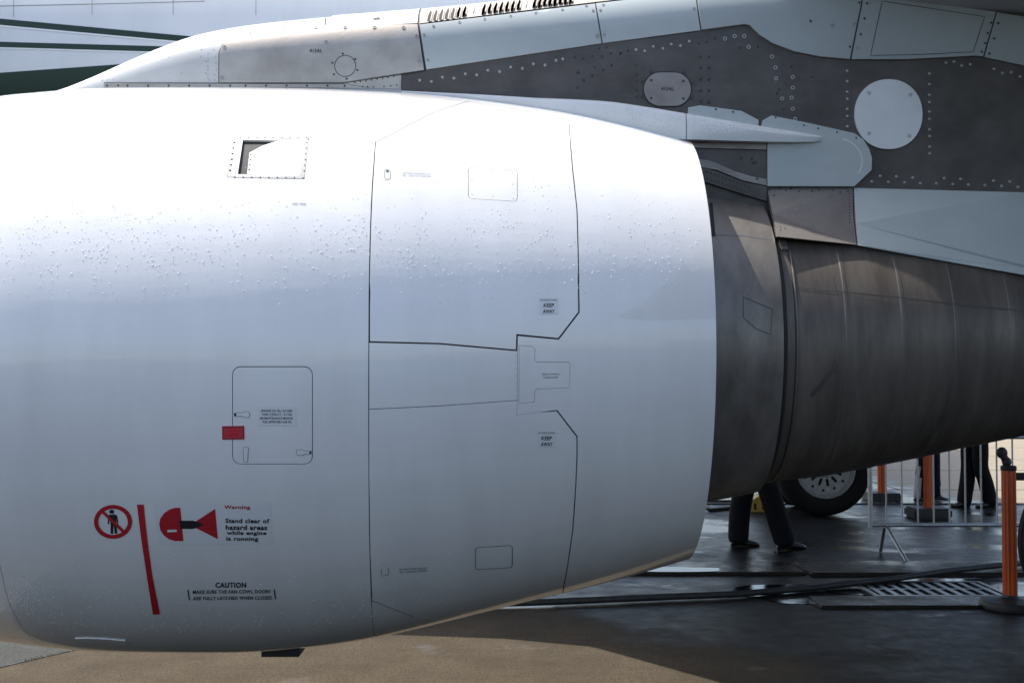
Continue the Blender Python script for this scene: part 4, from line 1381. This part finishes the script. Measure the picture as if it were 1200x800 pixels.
# drain channel: kerb strips, water, grate
def slab(name, x0, x1, y0, y1, z0, z1, m, bev=.012):
    bm = bmesh.new()
    add_box(bm, x0, x1, y0, y1, z0, z1)
    bmesh.ops.recalc_face_normals(bm, faces=bm.faces)
    if bev:
        bmesh.ops.bevel(bm, geom=bm.edges[:], offset=bev, segments=2, affect='EDGES')
    return mobj(name, bm, m, smooth=True, angle=35)
tag(slab('kerb', 2.15, 5.6, 8.38, 8.76, -.05, .030, M['kerb']), kind='structure')
tag(slab('kerb', -3.0, 2.42, 9.86, 10.42, -.05, .026, M['kerb']), kind='structure')
tag(slab('kerb', 2.44, 6.5, 9.80, 10.46, -.05, .030, M['kerb']), kind='structure')
def blob(x0, x1, y0, y1, n=40, rough=.12):
    pts = []
    ph = [random.uniform(0, 6.28) for _ in range(5)]
    for k in range(n):
        t = 2 * math.pi * k / n
        r = 1 + rough * sum(math.sin((j + 2) * t + ph[j]) / (j + 1) for j in range(5)) * .6
        c, s = math.cos(t), math.sin(t)
        pts.append(((x0 + x1) / 2 + (x1 - x0) / 2 * math.copysign(abs(c) ** .7, c) * r, (y0 + y1) / 2 + (y1 - y0) / 2 * math.copysign(abs(s) ** .7, s) * r))
    return pts
flat('puddle', blob(1.7, 2.75, 8.6, 9.4), .004, M['puddle'])
flat('puddle', blob(2.5, 4.3, 8.80, 9.66, 40, .2), .008, M['puddle'])
flat('puddle', blob(.9, 1.75, 9.88, 10.12, 36, .2), .0275, M['puddle'])
gr = empty('drain_grate', (0, 0, 0))
tag(gr, 'cast iron drain grate lying in the puddle beside the orange post', 'grate')
gx0, gx1, gy0, gy1 = 2.68, 3.62, 8.80, 9.36
for a in ((gx0, gx1, gy0 - .04, gy0), (gx0, gx1, gy1, gy1 + .04), (gx0 - .04, gx0, gy0 - .04, gy1 + .04), (gx1, gx1 + .04, gy0 - .04, gy1 + .04)):
    bm = bmesh.new(); add_box(bm, *a, .0, .030)
    bmesh.ops.recalc_face_normals(bm, faces=bm.faces)
    mobj('frame_bar', bm, M['grate'], gr, smooth=False)
base = None
for k in range(10):
    if base is None:
        bm = bmesh.new(); add_box(bm, 0, .042, gy0, gy1, .0, .027)
        bmesh.ops.recalc_face_normals(bm, faces=bm.faces)
        base = mobj('bar', bm, M['grate'], gr, smooth=False)
        o = base
    else:
        o = base.copy(); COL.objects.link(o); o.parent = gr
    o.location.x = gx0 + .03 + .094 * k
bm = bmesh.new(); add_box(bm, gx0, gx1, (gy0 + gy1) / 2 - .02, (gy0 + gy1) / 2 + .02, 0, .025)
bmesh.ops.recalc_face_normals(bm, faces=bm.faces)
mobj('cross_bar', bm, M['grate'], gr, smooth=False)
flat('grate_pit', [(gx0, gy0), (gx1, gy0), (gx1, gy1), (gx0, gy1)], .0125, M['gap'], gr)
# far paving
pv = flat('paving', [(-40, 15.4), (90, 15.4), (90, 75), (-40, 75)], .004, M['gap'])
xs_ = [-40 + 5.0 * k for k in range(23)]
ys_ = [15.4, 17.3, 21.0, 28.0, 35, 42, 49, 56, 65, 75]
for j in range(len(ys_) - 1):
    for i in range(len(xs_) - 1):
        if abs((xs_[i] + 2.5)) > ys_[j + 1] * .62 + 8:
            continue
        bm = bmesh.new()
        jx = .6 if j % 2 else 0
        add_box(bm, xs_[i] + .02 + jx, xs_[i + 1] - .02 + jx, ys_[j] + .035, ys_[j + 1] - .035, -.02, .018)
        bmesh.ops.recalc_face_normals(bm, faces=bm.faces)
        mobj('paving_slab', bm, M['paving'], pv, smooth=False)

# ================================================================== THINGS ON THE APRON
def poly3(pts, r, seg=10):
    bm = bmesh.new(); add_tube(bm, pts, r, seg); return bm
hose = [at_z(x, y, .06) for x, y in ((540, 703), (640, 700), (700, 697.5), (780, 694), (860, 691), (950, 684), (1050, 676), (1110, 670), (1165, 664), (1240, 657))]
hose = [Vector((p.x, p.y, .03 + (.02 if i > 5 else 0) + (.02 if i > 6 else 0))) for i, p in enumerate(hose)]
o = mobj('hose', poly3(hose, .024, 12), M['rubber'])
tag(o, 'long black rubber hose lying across the puddle and the kerb', 'hose')
cb = [at_z(x, y, .02) for x, y in ((800, 584), (830, 587.5), (856, 587.5), (885, 586))]
tag(mobj('cable', poly3(cb, .022, 8), M['rubber']), 'thin black cable on the wet ground behind the engine', 'cable')
cb = [at_z(x, y, .02) for x, y in ((826, 591), (833, 597.5), (845, 596), (857, 594.8), (880, 593.5))]
tag(mobj('cable', poly3(cb, .02, 8), M['rubber']), 'black cable with a bent end just left of the striding person', 'cable')

# wheel chock
ch = empty('wheel_chock', (0, 0, 0))
tag(ch, 'yellow painted wheel chock on the ground between the legs of the striding person', 'chock')
c0 = at_z(899, 600)
bm = bmesh.new()
A = [bm.verts.new((c0.x - .25 + x, c0.y, z)) for x, z in ((0, .0), (.42, .0), (.36, .13), (.16, .2), (.04, .13))]
B = [bm.verts.new((v.co.x + .03, c0.y + .35, v.co.z)) for v in A]
bm.faces.new(A); bm.faces.new(B[::-1])
for i in range(5):
    bm.faces.new((A[i], A[(i + 1) % 5], B[(i + 1) % 5], B[i]))
bmesh.ops.recalc_face_normals(bm, faces=bm.faces)
bmesh.ops.bevel(bm, geom=bm.edges[:], offset=.008, segments=1, affect='EDGES')
mobj('chock_body', bm, M['yellow'], ch, smooth=False)
for k in range(3):
    bm = bmesh.new(); add_box(bm, c0.x - .16 + .1 * k, c0.x - .13 + .1 * k, c0.y - .006, c0.y + .003, .03, .11)
    mobj('slot', bm, M['gap'], ch, smooth=False)

# crowd barrier
bx, by = at_z(1018, 445 + FPX * CAMH / 10.9).x, 10.9
bar = empty('crowd_barrier', (bx, by, 0))
tag(bar, 'galvanised steel crowd barrier with thin upright bars standing behind the drain', 'barrier')
BL = 2.45
zb_ = .285
def tube_part(name, pts, r, seg=10):
    return mobj(name, poly3(pts, r, seg), M['steel'], bar, angle=50)
tube_part('bottom_rail', [(0, 0, zb_), (BL, 0, zb_)], .019)
tube_part('top_rail', [(0, 0, 1.08), (BL, 0, 1.08)], .019)
tube_part('end_post', [(0.0, 0, zb_ - .02), (0, 0, 1.09)], .021)
tube_part('end_post', [(BL, 0, zb_ - .02), (BL, 0, 1.09)], .021)
u0 = None
for k in range(1, 17):
    if u0 is None:
        u0 = tube_part('upright_bar', [(0, 0, zb_), (0, 0, 1.08)], .0085, 8)
        o = u0
    else:
        o = u0.copy(); COL.objects.link(o); o.parent = bar
    o.location.x = BL * k / 17
for fx in (.17, BL - .17):
    tube_part('foot', [(fx, .26, .015), (fx - .025, .06, zb_ - .02), (fx - .025, -.02, zb_ - .02), (fx + .02, -.42, .015)], .017)

# orange stanchions
def stanchion(loc, label, belt=False, round_base=True, hgt=.98):
    s = empty('stanchion', loc)
    tag(s, label, 'stanchion', 'orange posts along the cordon')
    bm = bmesh.new()
    seg = 48
    for zz, kk in ((.05, 0), (hgt, 1)):
        pass
    r0 = []
    for zz in (.04, hgt - .02, hgt):
        ring = []
        for k in range(seg):
            a = 2 * math.pi * k / seg
            r = .046 + .0035 * math.cos(a * 12) - (.004 if zz == hgt else 0)
            ring.append(bm.verts.new((r * math.cos(a), r * math.sin(a), zz)))
        r0.append(ring)
    for q in range(2):
        for k in range(seg):
            bm.faces.new((r0[q][k], r0[q][(k + 1) % seg], r0[q + 1][(k + 1) % seg], r0[q + 1][k]))
    bm.faces.new(r0[-1])
    bmesh.ops.recalc_face_normals(bm, faces=bm.faces)
    mobj('post', bm, M['orange'], s, angle=60)
    bm = bmesh.new()
    if round_base:
        add_lathe(bm, [(.20, .0), (.205, .012), (.205, .05), (.195, .062), (.075, .075), (.055, .085), (.05, .10)], 40)
    else:
        add_box(bm, -.22, .22, -.2, .2, 0, .12)
        bmesh.ops.recalc_face_normals(bm, faces=bm.faces)
        bmesh.ops.bevel(bm, geom=bm.edges[:], offset=.025, segments=2, affect='EDGES')
    mobj('base', bm, M['rubber'], s, angle=40)
    bm = bmesh.new()
    add_lathe(bm, [(.050, hgt - .015), (.054, hgt - .01), (.054, hgt + .012), (.045, hgt + .02), (0, hgt + .022)], 24)
    mobj('cap', bm, M['rubber'], s, angle=40)
    if belt:
        bm = bmesh.new()
        for c, r in (((-.012, 0, hgt + .045), (.034, .03, .036)), ((-.045, 0, hgt + .108), (.040, .03, .042))):
            m4 = Matrix.Translation(c) @ Matrix.Diagonal((*r, 1))
            bmesh.ops.create_icosphere(bm, subdivisions=2, radius=1, matrix=m4)
        add_tube(bm, [(-.012, 0, hgt + .04), (-.045, 0, hgt + .11)], .026, 10)
        mobj('belt_head', bm, M['rubber'], s)
        bm = bmesh.new()
        add_box(bm, .05, 1.9, -.004, .004, hgt - .085, hgt - .03)
        bmesh.ops.recalc_face_normals(bm, faces=bm.faces)
        mobj('belt', bm, M['rubber'], s, smooth=False)
    return s
q = at_z(1184, 713)
stanchion((q.x, q.y, 0), 'nearest orange post on a grey round base, beside the drain grate', belt=True)
q = at_z(1087.5, 606)
stanchion((q.x, q.y, 0), 'orange post on a black block base behind the middle of the barrier', round_base=False)
q = at_z(1033, 587)
stanchion((q.x, q.y, 0), 'farthest orange post, between the aircraft tyre and the barrier end', round_base=False)

# people
def person(name, loc, rz, label, legs, hgt=1.75, wide=1.0, top='jacket', trouser='trouser', arms=((-.05, .12), (.05, -.1))):
    """legs: per side ((knee x, knee y), (ankle x, ankle y)) in the figure's own frame; it faces +X"""
    p = empty(name, loc, rz)
    tag(p, label, 'person', 'people standing by the cordon')
    k = hgt / 1.75
    V, E, Rr = [], [], []
    def v(x, y, z, r, ry=None):
        V.append((x * k, y * k, z * k)); Rr.append((r * k, (ry or r) * k)); return len(V) - 1
    pel = v(0, 0, .93, .135, .115)
    wai = v(.0, 0, 1.08, .13, .11)
    che = v(.01, 0, 1.30, .155, .125)
    nb = v(0, 0, 1.46, .075)
    nk = v(.01, 0, 1.53, .055)
    hd = v(.02, 0, 1.60, .072)
    hm = v(.02, 0, 1.66, .092)
    ht = v(.01, 0, 1.715, .065)
    chin = v(.075, 0, 1.585, .035)
    nose_ = v(.112, 0, 1.635, .014)
    E += [(pel, wai), (wai, che), (che, nb), (nb, nk), (nk, hd), (hd, hm), (hm, ht), (hd, chin), (hm, nose_)]
    for s in (-1, 1):
        ear = v(.01, s * .095, 1.635, .018); E.append((hm, ear))
    for i, s in enumerate((-1, 1)):
        (kx, ky), (axx, ay) = legs[i]
        h_ = v(0, s * .095, .88, .105)
        t_ = v(kx * .5, s * .095 + ky * .5, .70, .098 * (wide * .5 + .5))
        kn = v(kx, s * .095 + ky, .49, .082 * wide)
        cf = v((kx + axx) / 2 - .015, s * .095 + (ky + ay) / 2, .30, .082 * wide)
        an = v(axx - .01, s * .095 + ay, .09, .080 * wide)
        an2 = v(axx - .01, s * .095 + ay, .02, .078 * wide); E.append((an, an2))
        E += [(pel, h_), (h_, t_), (t_, kn), (kn, cf), (cf, an)]
        sw, hx = arms[i]
        sh = v(0, s * .2, 1.40, .062)
        el = v(-.10 + sw, s * .25, 1.16, .046); lift = .26
        wr = v(.06 + sw + hx, s * .25, .88 + lift, .034)
        pm = v(.075 + sw + hx, s * .25, .80 + lift, .036, .02)
        E += [(che, sh), (sh, el), (el, wr), (wr, pm)]
        for f in range(4):
            b_ = v(.045 + sw + hx + .021 * f, s * .25, .755 + lift, .0095)
            m_ = v(.055 + sw + hx + .021 * f, s * .243, .72 + lift - .004 * (f % 3), .009)
            t2 = v(.06 + sw + hx + .019 * f, s * .228, .695 + lift - .006 * (1 if f in (1, 2) else 0), .008)
            E += [(pm, b_), (b_, m_), (m_, t2)]
        th1 = v(.115 + sw + hx, s * .24, .79 + lift, .011); th2 = v(.125 + sw + hx, s * .232, .745 + lift, .009)
        E += [(pm, th1), (th1, th2)]
    me = bpy.data.meshes.new('body')
    me.from_pydata(V, E, [])
    tmp = bpy.data.objects.new('body_tmp', me)
    COL.objects.link(tmp)
    tmp.modifiers.new('skin', 'SKIN')
    for i, sv in enumerate(me.skin_vertices[0].data):
        sv.radius = Rr[i]
        sv.use_root = (i == 0)
    sub = tmp.modifiers.new('sub', 'SUBSURF'); sub.levels = 2
    bpy.context.view_layer.update()
    dg = bpy.context.evaluated_depsgraph_get()
    m2 = bpy.data.meshes.new_from_object(tmp.evaluated_get(dg))
    bpy.data.objects.remove(tmp); bpy.data.meshes.remove(me)
    m2.name = 'body'
    m2.materials.clear()
    for x in (M[trouser], M[top], M['skin']):
        m2.materials.append(x)
    for f in m2.polygons:
        c = f.center / k
        f.use_smooth = True
        f.material_index = 2 if (c.z > 1.50 or (abs(c.y) > .19 and .9 < c.z < 1.13 and c.x > .0)) else (1 if (c.z > .93 or abs(c.y) > .2) else 0)
    link(bpy.data.objects.new('body', m2), p)
    bm = bmesh.new()
    bmesh.ops.create_uvsphere(bm, u_segments=20, v_segments=12, radius=1, matrix=Matrix.Translation((-.012 * k, 0, 1.68 * k)) @ Matrix.Diagonal((.105 * k, .095 * k, .095 * k, 1)))
    bmesh.ops.delete(bm, geom=[w for w in bm.verts if w.co.z < 1.6 * k or (w.co.x > .05 * k and w.co.z < 1.69 * k)], context='VERTS')
    mobj('hair', bm, M['hair'], p)
    for s in (-1, 1):
        bm = bmesh.new()
        bmesh.ops.create_uvsphere(bm, u_segments=10, v_segments=8, radius=.011 * k, matrix=Matrix.Translation((.1 * k, s * .034 * k, 1.655 * k)))
        mobj('eye', bm, M['black'], p)
    bm = bmesh.new(); add_tube(bm, [(.103 * k, -.025 * k, 1.598 * k), (.109 * k, 0, 1.597 * k), (.103 * k, .025 * k, 1.598 * k)], .005, 6)
    mobj('mouth', bm, M['red'], p)
    for i, s in enumerate((-1, 1)):
        (kx, ky), (axx, ay) = legs[i]
        bm = bmesh.new()
        secs = [(-.085, .03, .05), (-.05, .042, .075), (0, .044, .095), (.06, .046, .075), (.12, .05, .055), (.17, .045, .045), (.20, .02, .03)]
        rg_ = []
        for x, w, h in secs:
            ring = []
            for t in range(10):
                a = 2 * math.pi * t / 10
                zz = h / 2 + h / 2 * math.sin(a)
                ring.append(bm.verts.new(((axx + x) * k, (s * .095 + ay + w * math.cos(a)) * k, max(.0, zz) * k)))
            rg_.append(ring)
        for q_ in range(len(rg_) - 1):
            for t in range(10):
                bm.faces.new((rg_[q_][t], rg_[q_][(t + 1) % 10], rg_[q_ + 1][(t + 1) % 10], rg_[q_ + 1][t]))
        bm.faces.new(rg_[0]); bm.faces.new(rg_[-1])
        bmesh.ops.recalc_face_normals(bm, faces=bm.faces)
        mobj('shoe', bm, M['shoe'], p, angle=60)
    return p
q = at_z(885, 641)
person('person', (q.x, q.y, 0), 0.0, 'person in wide black trousers striding behind the engine, left of the aircraft tyre', (((.15, 0), (.28, 0)), ((-.11, 0), (-.14, 0))), 1.68, 1.38)
q = at_z(1087, 587)
person('person', (q.x, q.y, 0), R_(-55), 'person in narrow dark trousers standing right behind the orange post inside the barrier', (((.02, -.03), (.0, -.06)), ((.0, .06), (.0, .1))), 1.74, trouser='trouser_b', top='shirt')
q = at_z(1143, 594)
person('person', (q.x, q.y, 0), R_(200), 'person in straight black trousers with long shoes pointing left, beyond the barrier bars', (((.03, .02), (.12, .03)), ((-.0, .0), (-.13, .0))), 1.80, 1.15)
